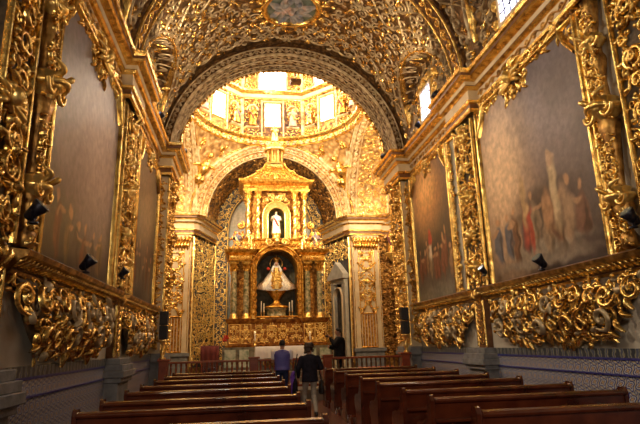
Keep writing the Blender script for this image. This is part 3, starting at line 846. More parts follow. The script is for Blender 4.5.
painting(1, 13.2, 16.35, False, 'narrower-looking canvas with a red-clad crowd under painted golden glow, farther painting on the right wall', (BASE2, figs_glowRf), 33)
painting(-1, 13.2, 16.35, False, 'dark canvas beyond the gilded pier, farther painting on the left wall', (BASE2, figsLf), 34)

def ledge_apron(s, y0, y1, seed, label, up):
    t = thing('carved_ledge', label, 'carved ledge', (s * CX, (y0 + y1) / 2, 2.6), 'gilt ledges with scroll aprons under the paintings')
    mb = MB(); p = [(s * CX, y0), (s * CX, y1)]; p = p if s > 0 else p[::-1]
    moulding(mb, p, LEDGE)
    for y in (y0, y1): mb.prism([(0, 2.50), (.1, 2.50), (.22, 2.66), (.30, 2.70), (.32, 2.76), (0, 2.80)], lambda a, b, y=y: (s * (CX - a), y, b), lambda a, b, y=y: (s * (CX - a), y + .01, b))
    obj('moulding', mb, ['gold_old', 'brown'], t)
    g = MB(); S2 = lambda u, v, h: np.stack([s * (CX - .12 - (v - 2.56) * 1.2 - h), u + 0 * v, v + 0 * u], -1)
    n = int((y1 - y0) / .125)
    for k in range(n): put(g, S2, [leaf(y0 + .125 * (k + .5), 2.57, .10, pi / 2, .042, .05, 0, 6)])
    obj('egg_and_dart', g, 'gold', t)
    yc = (y0 + y1) / 2; hw = (y1 - y0) / 2 - .1
    def low(u):
        q = abs(u - yc) / hw
        return 1.52 + .05 * sin(u * 5.) + (0 if q < .55 else 1.0 * ((q - .55) / .45) ** 1.4)
    mb = MB(); us = np.linspace(yc - hw, yc + hw, 40); P = []
    for tt in np.linspace(0, 1, 9):
        P.append([(s * (CX - .02 - .20 * sin(pi * min(1, .12 + tt * .75)) * (1 - abs((u - yc) / hw) ** 6)), u, low(u) + .08 + (2.5 - low(u) - .08) * tt) for u in us])
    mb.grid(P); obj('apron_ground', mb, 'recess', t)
    def SA(u, v, h):
        q = np.abs(np.asarray(u) - yc) / hw; tt = np.clip((v - 1.5) / 1.0, 0, 1)
        return np.stack([s * (CX - .03 - .20 * np.sin(pi * np.clip(.12 + tt * .75, 0, 1)) * (1 - np.clip(q, 0, 1) ** 6) - h), u + 0 * v, v + 0 * u], -1)
    g = MB(); g2 = MB(); r = random.Random(seed)
    mk = lambda u, v: v > low(u) + .02
    k = 0
    for st in fill(yc - hw, yc + hw, 1.55, 2.5, .27, r, .022, .045, mask=mk, leaves=3): put(g, SA, [st], mi=int(r.random() > .78))
    for st in fill(yc - hw, yc + hw, 1.6, 2.48, .42, r, .032, .055, mask=mk, leaves=1): put(g, SA, [st], mi=int(r.random() > .68), h0=.06)
    for j in range(int(hw * 2 / .16)):
        u = yc - hw + .16 * (j + .5); put(g, SA, [leaf(u, low(u) + .12, .24, -pi / 2 + r.uniform(-.8, .8), .042, .07, r.uniform(-1.5, 1.5))])
    for j in range(0): g.ball(SA(np.array([yc - hw * .75 + j * hw * .37]), np.array([2.0 + .12 * (j % 2)]), .12)[0], (.10, .09, .11), 12)
    obj('gilt_scrolls', g, ['gold', 'strap_silver'], t)
    return t
ledge_apron(1, 6.45, 11.62, 51, 'long gold ledge with scroll apron under the biggest painting of the right wall', 1)
ledge_apron(-1, 6.45, 11.6, 52, 'long dim gold ledge with scroll apron under the biggest painting of the left wall', 1)
ledge_apron(1, 12.12, 16.6, 53, 'gold ledge with hanging scroll apron under the farther right painting', 1)
ledge_apron(-1, 12.12, 16.6, 54, 'gold ledge with hanging scroll apron under the farther left painting', 1)

def volute_capital(mb, s, y, z, k=1., X=CX - .25):
    """bulging bracket: bell, rings and two big volutes"""
    x = s * X
    mb.lathe(x, y, [(.0, z - .30 * k), (.07 * k, z - .26 * k), (.10 * k, z - .12 * k), (.2 * k, z), (.25 * k, z + .05 * k), (.24 * k, z + .1 * k), (.16 * k, z + .13 * k), (.2 * k, z + .2 * k), (.1 * k, z + .26 * k), (0, z + .27 * k)], 18)
    for q in (-1, 1):
        pts = []; rad = []
        for t in np.linspace(0, 1, 18):
            a = t * 2 * pi * 1.25; rr = .15 * k * (1 - .75 * t)
            pts.append((x - s * (.14 * k + .02 * t), y + q * (.17 * k + rr * cos(a) * .9), z + .03 * k - rr * sin(a))); rad.append(.035 * k * (1 - .4 * t))
        mb.tube(pts, rad, 8)
        mb.tube([(x - s * .1 * k, y + q * .1 * k, z + .1 * k), (x - s * .26 * k, y + q * .14 * k, z + .22 * k), (x - s * .2 * k, y + q * .3 * k, z + .3 * k)], [.035 * k, .045 * k, .012 * k], 8, res=6)
def pilaster(s, y0, y1, seed, label, near=1., low=True, xo=.12, big=()):
    t = thing('gilded_pilaster', label, 'pilaster', (s * CX, (y0 + y1) / 2, 1.42), 'gilded pilasters of the nave walls')
    yc = (y0 + y1) / 2; X = CX - xo
    mb = MB(); mb.box(s * CX, y0 + .05, 2.80, s * (X + .02), y1 - .05, 6.99)
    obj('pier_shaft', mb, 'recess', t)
    mb = MB(); mb.box(s * CX, yc - .22, 1.42, s * (CX - .15), yc + .22, 2.80); obj('lower_shaft', mb, 'brown', t)
    g = MB(); S = side(s, CX - .15)
    for z in np.arange(1.5, 2.72, .13):
        for q in (-1, 1): put(g, S, [leaf(yc + q * .01, z, .2, pi / 2 - q * .95, .028, .035, 0, 5)])
    for q in (-1, 1): line(g, S, [(yc + q * .2, 1.45), (yc + q * .2, 2.5)], .022, .04)
    put(g, S, [leaf(yc + q * .05, 2.5, .3, pi / 2 - q * .6, .06, .12, 0) for q in (-1, 0, 1)])
    obj('herringbone_strip', g, 'gold', t)
    g = MB(); S = side(s, X); r = random.Random(seed)
    w = y1 - y0
    for q in (y0 + .06, y1 - .06): line(g, S, [(q, 2.82), (q, 6.98)], .03, .07)
    put(g, S, fill(y0 + .12, y1 - .12, 2.85, 6.95, .27, r, .022, .045, leaves=3, sym=True))
    put(g, S, fill(yc - .28, yc + .28, 2.95, 6.9, .42, r, .030, .05, leaves=2, sym=True), h0=.06)
    obj('gilt_scrolls', g, 'gold', t)
    g = MB()
    for kind, dy, z, k in big:
        g = MB(); (volute_capital if kind == 'v' else cherub)(g, s, yc + dy, z, k, X); obj('volute_bracket' if kind == 'v' else 'cherub_head', g, 'gold_bright', t)
    mb = MB()
    for (e, z0, z1) in ((.30, .003, .10), (.26, .10, .22), (.22, .22, .95), (.28, .95, 1.05), (.34, 1.05, 1.18), (.30, 1.18, 1.30), (.24, 1.30, 1.42)):
        mb.box(s * CX, y0 + .1 - (e - .22) * .8, z0, s * (CX - e - .12), y1 - .1 + (e - .22) * .8, z1)
    o = obj('stone_pedestal', mb, 'stone', t, bevel=.012)
    return t
BIG1 = [('v', 0, 5.0, .9), ('v', 0, 6.6, .9), ('c', 0, 5.8, 1.), ('c', 0, 4.1, 1.), ('v', 0, 3.25, .85)]
pilaster(1, 11.29, 12.44, 61, 'gilded scroll pilaster between the two paintings of the right wall', big=BIG1)
pilaster(-1, 11.25, 12.44, 62, 'gilded scroll pilaster between the two paintings of the left wall', big=BIG1)
pilaster(1, 5.55, 6.42, 63, 'gilded pilaster at the right edge of the photo', big=[])
pilaster(-1, 5.55, 6.42, 64, 'gilded pilaster at the left edge of the photo', big=[('c', -.2, 4.4, 1.1)])
# gilded estipite columns at the near side of the near paintings
for s, nm in ((1, 'right'), (-1, 'left')):
    t = thing('estipite_column', 'slender gilded column with big ringed volutes at the near side of the big %s painting' % nm, 'column', (s * CX, 6.74, 2.8), 'volute columns')
    g = MB(); x = s * (CX - .12)
    prof = [(.05, 2.82), (.12, 2.86), (.12, 3.0), (.07, 3.1), (.10, 3.3), (.16, 3.45), (.10, 3.6), (.07, 3.8), (.09, 4.2), (.13, 4.6), (.17, 4.8), (.1, 4.9), (.08, 5.2), (.07, 5.5), (.12, 5.9), (.08, 6.0), (.07, 6.4), (.12, 6.8), (.14, 6.95), (0, 6.98)]
    g.lathe(x, 6.74, prof, 16, mod=lambda a, z: 1 + .10 * cos(8 * a + z * 6))
    obj('shaft', g, 'gold_old', t)
    g = MB()
    volute_capital(g, s, 6.72, 4.95, 1.05, CX - .16); volute_capital(g, s, 6.74, 3.55, .9, CX - .16); volute_capital(g, s, 6.74, 6.15, .75, CX - .16)
    g.tube([(s * (CX - .16 - .27 * cos(a)), 6.72 + .24 * sin(a), 5.02 + .03 * cos(2 * a)) for a in np.linspace(-1.6, 1.6, 16)], .05, 8)
    obj('volutes', g, 'gold_bright', t)
    g = MB(); S = side(s, CX - .2); r = random.Random(71)
    for z in np.arange(2.95, 6.8, .21):
        put(g, S, cell(6.74 + r.uniform(-.05, .05), z, .10, r, .02, .05, 4))
    obj('leaf_carving', g, 'gold', t)

# outer end bay: plain wall, gilded strips at the very edge of the view
for s, nm in ((1, 'right'), (-1, 'left')):
    g = MB(); S = side(s, CX - .02); r = random.Random(77)
    put(g, S, fill(4.35, 5.45, 2.9, 6.9, .26, r, .020, .045, leaves=3))
    for q in (4.3, 5.45): line(g, S, [(q, 2.85), (q, 6.95)], .02, .04)
    t = thing('wall_panel', 'gilded scroll panel nearest the viewer on the %s wall' % nm, 'carved panel', (s * CX, 4.9, 2.85), 'gilded wall panels')
    obj('gilt_scrolls', g, 'gold', t)

# pilaster at the end of the nave carrying the great arch
for s, nm in ((1, 'right'), (-1, 'left')):
    t = thing('arch_pier', 'gilded end pier of the %s nave wall carrying the great arch' % nm, 'pier', (s * CX, 17.2, .3))
    mb = MB(); mb.box(s * (RA - .04), 16.62, 1.45, s * CX, 18.0, 7.0); obj('shaft', mb, 'cream', t)
    mb = MB()
    for e, z0, z1 in ((.10, .3, .45), (.04, .45, 1.2), (.14, 1.2, 1.32), (.08, 1.32, 1.45)): mb.box(s * (RA - .04 - e), 16.62 - e, z0 if True else 0, s * CX, 18.0, z1)
    obj('stone_base', mb, 'stone', t)
    g = MB(); r = random.Random(81)
    S = front(16.62); a, b = sorted((s * (RA + .0), s * CX))
    put(g, S, fill(a, b, 1.6, 6.9, .2, r, .03, .07)); 
    S = side(s, RA - .05)
    put(g, S, fill(16.72, 17.9, 1.6, 6.9, .3, r, .04, .08, sym=True))
    for q in (16.66, 17.98): line(g, S, [(q, 1.5), (q, 6.98)], .03, .06)
    for z in (6.75, 6.2, 4.9, 3.6): volute_capital(g, s, 17.2, z, 1., RA - .05)
    obj('gilt_scrolls', g, 'gold', t)

# ================================================================== CROSSING WALLS
for s, nm in ((1, 'right'), (-1, 'left')):
    xa, xb = sorted((s * 4.02, s * 5.46)); xm = (xa + xb) / 2
    t = thing('fluted_pilaster', 'cream pilaster with gold scroll panel above and gold fluting below, %s of the altar' % nm, 'pilaster', (xm, CR1, .3), 'pilasters flanking the sanctuary')
    mb = MB(); mb.box(xa, CR1 - .2, 1.35, xb, CR1, 7.0); obj('shaft', mb, 'cream', t)
    mb = MB(); mb.box(xa - .08, CR1 - .28, .3, xb + .08, CR1, .45).box(xa, CR1 - .22, .45, xb, CR1, 1.2).box(xa - .08, CR1 - .3, 1.2, xb + .08, CR1, 1.35); obj('stone_base', mb, 'stone', t)
    g = MB(); S = front(CR1 - .2); r = random.Random(91)
    put(g, S, fill(xm - .36, xm + .36, 3.1, 6.2, .30, r, .045, .08, sym=True))
    for q in (-.40, .40): line(g, S, [(xm + q, 1.4), (xm + q, 6.95)], .03, .07)
    for q in (-.66, .66): line(g, S, [(xm + q, 1.4), (xm + q, 6.95)], .02, .04)
    obj('scroll_panel', g, 'gold', t)
    g = MB()
    for k in range(5): line(g, S, [(xm - .28 + .14 * k, 1.42), (xm - .28 + .14 * k, 2.95)], .05, .07)
    line(g, S, [(xm - .42, 3.02), (xm + .42, 3.02)], .04, .08); line(g, S, [(xm - .42, 1.40), (xm + .42, 1.40)], .04, .08)
    obj('fluting', g, 'gold_altar', t)
    g = MB()
    for k in range(9):
        a = xm - .56 + .14 * k; put(g, S, [leaf(a, 6.2, .5, pi / 2 + (k - 4) * .05, .085, .2, (4 - k) * .12), leaf(a + .05, 6.5, .42, pi / 2, .08, .26, (4 - k) * .15)])
    for q in (-1, 1): put(g, S, [spiral(xm + q * .55, 6.75, .18, pi / 2, -q, 1.4, .06, .2)])
    obj('capital', g, 'gold', t)
    # inner narrow strip and splayed jamb
    g = MB(); P0, P1 = (s * 3.95, CR1), (s * 3.0, 28.6)
    if s > 0: S = slanted(P0, P1); L4 = S.L
    else:
        S = slanted(P1, P0); L4 = S.L
    u0, u1 = (.1, L4 - .1)
    door = s > 0
    bk = MB(); bk.grid([[S(np.array([u_]), np.array([z_]), .015)[0] for z_ in (.66, 7.0)] for u_ in (.05, L4 - .05)], smooth=False)
    tag(obj('panel_backing', bk, 'filigree_back'), 'dark backing of the openwork on the splayed %s wall' % nm, 'backing', kind='structure')
    put(g, S, fill(u0, u1, .8 if not door else 5.9, 6.9, .3, r, .028, .06, leaves=3))
    if door:
        put(g, S, fill(1.75, 2.2, .8, 5.9, .26, r, .028, .06)); put(g, S, fill(2.2, u1, .8, 5.9, .26, r, .028, .06))
    for u in (.06, L4 - .06): line(g, S, [(u, .7), (u, 6.95)], .04, .08)
    o = obj('fretwork', g, 'gold_bright'); o['kind'] = 'structure'; tag(o, 'gilded openwork on the splayed %s side wall beside the altar' % nm, 'carving', kind='structure')
    if door:
        d = thing('stone_doorway', 'grey stone doorway with arched opening and pediment beside the altar', 'doorway', (s * 3.5, 27.2, .3))
        def bx(mb, ua, ub, za, zb, h0, h1): mb.prism([(ua, za), (ub, za), (ub, zb), (ua, zb)], lambda a, b: S(np.array([a - .52]), np.array([b]), h0)[0], lambda a, b: S(np.array([a - .52]), np.array([b]), h1)[0])
        mb = MB(); bx(mb, .8, 1.12, .3, 4.6, 0, .22); bx(mb, 1.88, 2.2, .3, 4.6, 0, .22); bx(mb, .8, 2.2, 4.6, 4.85, 0, .24); obj('jambs_and_lintel', mb, 'palestone', d)
        mb = MB(); bx(mb, .7, 2.3, 4.85, 5.05, 0, .38)
        mb.prism([(.7, 5.05), (2.3, 5.05), (1.5, 5.75)], lambda a, b: S(np.array([a - .52]), np.array([b]), 0.)[0], lambda a, b: S(np.array([a - .52]), np.array([b]), .34)[0]); obj('pediment', mb, 'palestone', d)
        mb = MB(); arc = [(1.12, .3), (1.88, .3), (1.88, 3.9)] + [(1.5 + .38 * cos(a), 3.9 + .45 * sin(a)) for a in np.linspace(0, pi, 10)[1:-1]] + [(1.12, 3.9)]
        mb.prism(arc, lambda a, b: S(np.array([a - .52]), np.array([b]), .02)[0], lambda a, b: S(np.array([a - .52]), np.array([b]), .05)[0]); obj('dark_opening', mb, 'filigree_back', d)
        mb = MB(); line(mb, S, [(.54, .5), (.54, 3.9)] , .06, .3, n=2); line(mb, S, [(1.42, .5), (1.42, 3.9)], .06, .3, n=2); line(mb, S, [(.98 + .44 * cos(a), 3.9 + .5 * sin(a)) for a in np.linspace(0, pi, 12)], .06, .3, n=1); obj('arch_moulding', mb, 'cream', d)
    # transept wall carving
    g = MB(); r = random.Random(95)
    S = side(s, 6.16); put(g, S, fill(18.6, 25.9, .9, 6.9, .46, r, .06, .12, leaves=3))
    S = front(CR1 - .02); a, b = sorted((s * 5.52, s * 6.15)); put(g, S, fill(a, b, .9, 6.9, .34, r, .05, .1))
    o = obj('wall_carving', g, 'gold_old'); tag(o, 'dense brown-gold scroll relief covering the %s transept wall' % nm, 'carving', kind='structure')

# ================================================================== SAINTS
def saint(mb, x, y, z, H, face=(0, -1), wide=1., arms=True, child=False):
    """robed standing figure facing 'face'; robe with folds, sleeves, head with nose, hair"""
    f = np.array([face[0], face[1], 0.]); f /= np.linalg.norm(f); rt = np.array([-f[1], f[0], 0.]) * -1
    c = np.array([x, y, z], float); k = H
    rob = [(.17, 0), (.165, .03), (.145, .2), (.13, .4), (.125, .55), (.13, .68), (.125, .76), (.09, .81), (.045, .84), (.04, .87)]
    ang = atan2(f[1], f[0])
    P = []
    for r_, h in rob:
        P.append([c + k * (rt * (1.25 * wide * r_ * (1 + .09 * cos(9 * a) * (1 - h)) * cos(a)) + f * (r_ * .85 * (1 + .09 * cos(9 * a + 1) * (1 - h)) * sin(a))) + np.array([0, 0, k * h]) for a in np.linspace(0, 2 * pi, 24, endpoint=False)])
    mb.grid(P, closed_v=True, mi=0)
    hd = c + np.array([0, 0, k * .925])
    mb.ball(hd, (k * .055, k * .055, k * .072), 12, 1)
    mb.ball(hd + f * k * .055, k * .014, 6, 1)
    mb.ball(hd - f * k * .018 + np.array([0, 0, k * .015]), (k * .06, k * .06, k * .07), 12, 2)
    if arms:
        for q in (-1, 1):
            sh = c + rt * q * k * .15 * wide + np.array([0, 0, k * .77]); el = sh + rt * q * k * .05 + f * k * .04 - np.array([0, 0, k * .17])
            ha = el + f * k * .15 - rt * q * k * .06 + np.array([0, 0, k * (.07 if q > 0 else .0)])
            mb.tube([sh, el, ha], [k * .05, k * .055, k * .045], 8, 0); mb.ball(ha + f * k * .02, k * .026, 8, 1)
    # draped mantle fold
    mb.tube([c + rt * k * .14 + np.array([0, 0, k * .74]) + f * k * .08, c + f * k * .14 + np.array([0, 0, k * .5]), c - rt * k * .1 + f * k * .13 + np.array([0, 0, k * .3])], [k * .03, k * .045, k * .03], 8, 3)

dk = 0
NAMESF = ['right', 'far right', 'far', 'far left', 'left']
ROBE = [('gold', 'blue_robe'), ('flesh_paint', 'gold'), ('gold_altar', 'redcloth')]
for k in range(5):
    a = 2 * pi * k / 8
    for q in (-1, 1):
        ax = np.array([cos(a), sin(a)]); tx = np.array([-sin(a), cos(a)])
        p = ax * (AP - .22) + tx * q * 1.08
        m1 = MB(); saint(m1, p[0], YC + p[1], 12.93, 1.05, face=-ax)
        w = ROBE[dk % 3]
        o = obj('niche_statue', m1, [w[0], 'flesh_paint', 'hair_brown', w[1]])
        tag(o, 'small gilded saint %s the window in the %s face of the dome drum' % (('right of' if (q < 0) else 'left of'), NAMESF[k]), 'statue', 'saints in the drum niches'); dk += 1
# niche bust on the right transept wall
m1 = MB(); saint(m1, 6.0, 25.35, 6.0, 1.25, face=(-1, -.6))
tag(obj('niche_statue', m1, ['gold', 'flesh_paint', 'hair_brown', 'redcloth']), 'robed saint on a shell bracket high on the right transept wall', 'statue')
m1 = MB(); m1.lathe(5.98, 25.35, [(0, 5.55), (.06, 5.6), (.15, 5.75), (.28, 5.9), (.34, 5.94), (.34, 6.0), (0, 6.0)], 18, mod=lambda a, z: 1 + .08 * cos(10 * a))
tag(obj('shell_bracket', m1, 'gold_bright'), 'gold shell bracket under the saint of the right transept wall', 'bracket')

# ================================================================== ALTAR
AY = 22.6    # front plane
alt = thing('altarpiece', 'towering golden two-tier altarpiece with arched glass niche and lantern top', 'altar', (0, 23.8, .65))
mb = MB(); mb.box(-2.3, AY - .15, .65, 2.3, 25.4, 1.55)
obj('marble_base', mb, 'base_stone', alt)
for x0, x1 in ((-2.2, -1.75), (-1.6, -1.2), (1.2, 1.6), (1.75, 2.2)): mb = MB(); mb.box(x0, AY - .19, .75, x1, AY - .152, 1.45); obj('marble_inlay', mb, 'marble_panel', alt)
mb = MB(); pr = [(0, 1.55, 0), (.12, 1.55, 0), (.14, 1.62, 0), (.02, 1.66, 0), (.02, 2.5, 0), (.08, 2.54, 0), (.12, 2.62, 0), (.14, 2.7, 0), (-.3, 2.72, 0)]
def altpath(w, y0=AY, y1=25.3, brk=True):
    # clockwise seen from above so that left of path is outwards -> go from right back, front, left back reversed
    if brk: p = [(-w, y1), (-w, y0 + .45), (-w, y0), (-w + .95, y0), (-w + .95, y0 + .22), (w - .95, y0 + .22), (w - .95, y0), (w, y0), (w, y0 + .45), (w, y1)]
    else: p = [(-w, y1), (-w, y0), (w, y0), (w, y1)]
    return p[::-1]
moulding(mb, altpath(2.06), pr); obj('pedestal', mb, 'gilt_brown', alt)
g = MB(); S = front(AY + .19); r = random.Random(101)
for x0, x1 in ((-1.05, -.55), (-.5, 0), (0, .5), (.55, 1.05)): put(g, S, fill(x0 + .04, x1 - .04, 1.72, 2.46, .2, r, .025, .04, sym=True))
S = front(AY - .02)
for x0, x1 in ((-2.04, -1.6), (-1.55, -1.13), (1.13, 1.55), (1.6, 2.04)): put(g, S, fill(x0 + .04, x1 - .04, 1.72, 2.46, .2, r, .025, .04, sym=True)); line(g, S, [(x0, 1.7), (x1, 1.7), (x1, 2.48), (x0, 2.48), (x0, 1.7)], .018, .04)
obj('pedestal_carving', g, 'gold_bright', alt)
# first tier body
mb = MB(); nb = 1.02
mb.box(-2.0, AY + .5, 2.7, -nb, 25.2, 5.1).box(nb, AY + .5, 2.7, 2.0, 25.2, 5.1).box(-nb, AY + 1.6, 2.7, nb, 25.2, 5.8)
mb.box(-2.0, AY + .5, 5.1, -nb, 25.2, 5.8).box(nb, AY + .5, 5.1, 2.0, 25.2, 5.8).box(-nb, AY + .8, 5.76, nb, AY + 1.6, 5.8)
obj('body', mb, 'ground_altar', alt)
# niche arch front wall with arched hole
mb = MB(); na = .90; zc = 4.80; yf = AY + .26
arc = [(na * cos(a), zc + na * sin(a)) for a in np.linspace(0, pi, 25)]
outer = [(1.15 * cos(a), zc + 1.15 * sin(a)) for a in np.linspace(0, pi, 25)]
for yy, flip in ((yf, 0), (yf + .5, 1)):
    P = [[(x0, yy, z0), (x1, yy, z1)] for (x0, z0), (x1, z1) in zip([(na, 2.72)] + arc + [(-na, 2.72)], [(1.15, 2.72)] + outer + [(-1.15, 2.72)])]
    mb.grid(P, smooth=False)
mb.grid([[(x, yf, z), (x, yf + 1.3, z)] for x, z in [(na, 2.72)] + arc + [(-na, 2.72)]]); mb.grid([[(x, yf, z), (x, yf + .8, z)] for x, z in [(1.15, 2.72)] + outer + [(-1.15, 2.72)]])
obj('niche_arch', mb, 'gold_altar', alt)
g = MB(); S = front(yf)
for rr_, w in ((na + .03, .03), (1.12, .05)):
    line(g, S, [(rr_, 2.75)] + [(rr_ * cos(a), zc + rr_ * sin(a)) for a in np.linspace(0, pi, 25)] + [(-rr_, 2.75)], w, .1, n=3)
for q in (-1, 1):
    put(g, S, [spiral(q * .98, z, .11, 1.5, q, 1.3, .03, .06) for z in np.arange(2.95, 4.9, .26)])
Sf = f_face(yf, zc, .98); put(g, Sf, vine(0, pi * .98, .98, .1, .2, .025, .05))
line(g, S, [(-.9, 2.78), (.9, 2.78)], .05, .12)
for a in np.linspace(.25, pi - .25, 9): put(g, S, [leaf(1.12 * cos(a), zc + 1.12 * sin(a), .3, a, .06, .13, .9 * (1 if a > pi / 2 else -1))])
obj('niche_carving', g, 'gold_altar', alt)
mb = MB(); mb.box(-na, AY + 1.55, 2.72, na, AY + 1.6, 5.75); obj('niche_back', mb, 'dark_niche', alt)
# columns
def column(x, y, z0, z1, R_, parent, twist=False, marble='marble'):
    sh = MB(); H = z1 - z0; zb = z0 + .12 * H * .7; zt = z1 - .16 * H
    if twist:
        P = []
        for i in range(41):
            z = zb + (zt - zb) * i / 40; a0 = i / 40 * 2 * pi * 3.2
            P.append([(x + R_ * .25 * cos(a0) + R_ * (.85 + .15 * cos(a * 2 - a0 * 2)) * cos(a), y + R_ * .25 * sin(a0) + R_ * (.85 + .15 * cos(a * 2 - a0 * 2)) * sin(a), z) for a in np.linspace(0, 2 * pi, 14, endpoint=False)])
        sh.grid(P, closed_v=True)
    else:
        sh.lathe(x, y, [(R_ * .92, zb), (R_ * 1.0, zb + (zt - zb) * .3), (R_ * .84, zt)], 20)
    c = obj('column', sh, marble, parent)
    b = MB(); b.lathe(x, y, [(R_ * 1.45, z0), (R_ * 1.45, z0 + .04), (R_ * 1.25, z0 + .06), (R_ * 1.35, z0 + .10), (R_ * 1.0, z0 + .14), (R_ * 1.1, zb), (R_ * .9, zb + .01)], 18)
    obj('base', b, 'gold_bright', c)
    k = MB(); k.lathe(x, y, [(R_ * .84, zt - .02), (R_ * 1.05, zt), (R_ * .85, zt + .03), (R_ * .95, zt + .1), (R_ * 1.5, z1 - .08)], 18)
    k.box(x - R_ * 1.6, y - R_ * 1.6, z1 - .08, x + R_ * 1.6, y + R_ * 1.6, z1)
    for ring, (za, n) in enumerate(((zt + .03, 8), (zt + (z1 - zt) * .4, 8))):
        for j in range(n):
            a = 2 * pi * (j + .5 * ring) / n
            k.tube([(x + R_ * .85 * cos(a), y + R_ * .85 * sin(a), za), (x + R_ * 1.2 * cos(a), y + R_ * 1.2 * sin(a), za + (z1 - zt) * .3), (x + R_ * 1.6 * cos(a), y + R_ * 1.6 * sin(a), za + (z1 - zt) * .38), (x + R_ * 1.6 * cos(a), y + R_ * 1.6 * sin(a), za + (z1 - zt) * .28)], [R_ * .2, R_ * .24, R_ * .16, R_ * .08], 6)
    obj('capital', k, 'gold_altar', c)
    return c
for x in (-1.86, -1.34, 1.34, 1.86): column(x, AY + .22, 2.72, 5.15, .125, alt)
for x in (-1.9, 1.9): column(x, AY + .72, 2.72, 5.15, .125, alt); column(x, AY + 2.2, 2.72, 5.15, .125, alt)
mb = MB(); pr = [(0, 5.15, 0), (.08, 5.15, 0), (.1, 5.22, 0), (.05, 5.25, 0), (.05, 5.42, 0), (.12, 5.46, 0), (.22, 5.52, 0), (.26, 5.60, 0), (.28, 5.66, 0), (-.5, 5.68, 0)]
for sg in (-1, 1):
    p = [(sg * 2.02, 25.2), (sg * 2.02, AY + .02), (sg * 1.16, AY + .02), (sg * 1.16, AY + .5)]
    mb = MB(); moulding(mb, p if sg > 0 else p[::-1], pr); e_ = obj('entablature', mb, 'gold_altar', alt)
    a, b = sorted((sg * 1.18, sg * 2.0)); mb = MB(); mb.box(a, AY + .06, 5.15, b, AY + .6, 5.64); obj('frieze', mb, 'ground_altar', e_)
g = MB(); r = random.Random(7); S = front(AY - .03)
for q in (-1, 1):
    a, b = sorted((q * 1.2, q * 2.0)); put(g, S, vine(a, b, 5.33, .07, .14, .02, .05)); put(g, S, fill(a, b, 5.68, 6.0, .18, r, .03, .08))
S = front(AY + .24)
for q in (-1, 1):
    put(g, S, fill(min(q * .95, q * 1.15), max(q * .95, q * 1.15), 5.2, 6.0, .15, r, .02, .05))
put(g, front(AY + .1), [spiral(q * .35, 6.02, .2, 0, q, 1.4, .05, .1) for q in (-1, 1)] + [leaf(0, 5.9, .35, pi / 2, .12, .15, 0)])
obj('entablature_carving', g, 'gold_bright', alt)
# second tier
mb = MB(); w2 = 1.45; y2 = AY + .35
moulding(mb, altpath(w2, y2, 24.9, False), [(0, 5.68, 0), (.1, 5.68, 0), (.12, 5.76, 0), (.04, 5.8, 0), (.04, 6.1, 0), (.12, 6.15, 0), (.14, 6.22, 0), (-.4, 6.24, 0)]); obj('lower_moulding', mb, 'gold_altar', alt); mb = MB()
moulding(mb, altpath(w2, y2, 24.9, False), [(0, 8.45, 0), (.06, 8.45, 0), (.08, 8.55, 0), (.03, 8.58, 0), (.03, 8.72, 0), (.14, 8.78, 0), (.24, 8.86, 0), (.28, 8.95, 0), (-.4, 8.97, 0)])
obj('upper_cornice', mb, 'gold_altar', alt)
mb = MB(); mb.box(-1.35, y2 + .35, 6.2, -.5, 24.8, 8.5).box(.5, y2 + .35, 6.2, 1.35, 24.8, 8.5).box(-.5, y2 + 1.1, 6.2, .5, 24.8, 8.5).box(-1.34, y2 + .33, 7.9, 1.34, 24.7, 8.49).box(-1.3, y2 + .1, 8.46, 1.3, 24.8, 8.94).box(-1.35, y2 + .1, 5.66, 1.35, 24.8, 6.22)
obj('upper_body', mb, 'ground_altar', alt)
mb = MB()
na2, zc2 = .40, 7.3; arc = [(na2, 6.24)] + [(na2 * cos(a), zc2 + na2 * 1.1 * sin(a)) for a in np.linspace(0, pi, 17)] + [(-na2, 6.24)]
out = [(.62, 6.24)] + [(.62 * cos(a) * 1.0, zc2 + .7 * sin(a)) for a in np.linspace(0, pi, 17)] + [(-.62, 6.24)]
mb.grid([[(x0, y2 + .16, z0), (x1, y2 + .16, z1)] for (x0, z0), (x1, z1) in zip(arc, out)], smooth=False); mb.grid([[(x, y2 + .16, z), (x, y2 + .9, z)] for x, z in arc]); mb.grid([[(x, y2 + .16, z), (x, y2 + .4, z)] for x, z in out])
S = front(y2 + .15); line(mb, S, arc, .04, .08, n=1); line(mb, S, out, .04, .08, n=1)
r = random.Random(4); put(mb, S, fill(-.5, .5, 8.02, 8.42, .2, r, .03, .07, sym=True)); put(mb, S, [leaf(0, 8.0, .3, pi / 2, .12, .14, 0)])
obj('upper_niche_arch', mb, 'gold_bright', alt)
mb = MB(); mb.box(-na2, y2 + .85, 6.24, na2, y2 + .9, 7.78); obj('upper_niche_back', mb, 'dark_niche', alt)
for x in (-1.28, -.84, .84, 1.28): column(x, y2 + .14, 6.24, 8.45, .10, alt, True, 'gold_bright')
for x in (-1.3, 1.3): column(x, y2 + 1.4, 6.24, 8.45, .10, alt, True, 'gold_bright')
g = MB(); S = front(y2 - .05); put(g, S, fill(-1.4, 1.4, 5.82, 6.08, .2, r, .025, .05, sym=True)); put(g, front(y2 - .03), vine(-1.4, 1.4, 8.65, .07, .16, .02, .05))
for q in (-1, 1):   # side scroll wings of the upper tier
    a, b = sorted((q * 1.5, q * 1.95)); put(g, front(y2 + .3), fill(a, b, 5.75, 6.6, .24, r, .04, .1)); put(g, front(y2 + .3), [spiral(q * 1.6, 6.9, .2, 1.5, q, 1.5, .05, .1)])
obj('upper_carving', g, 'gold_altar', alt)
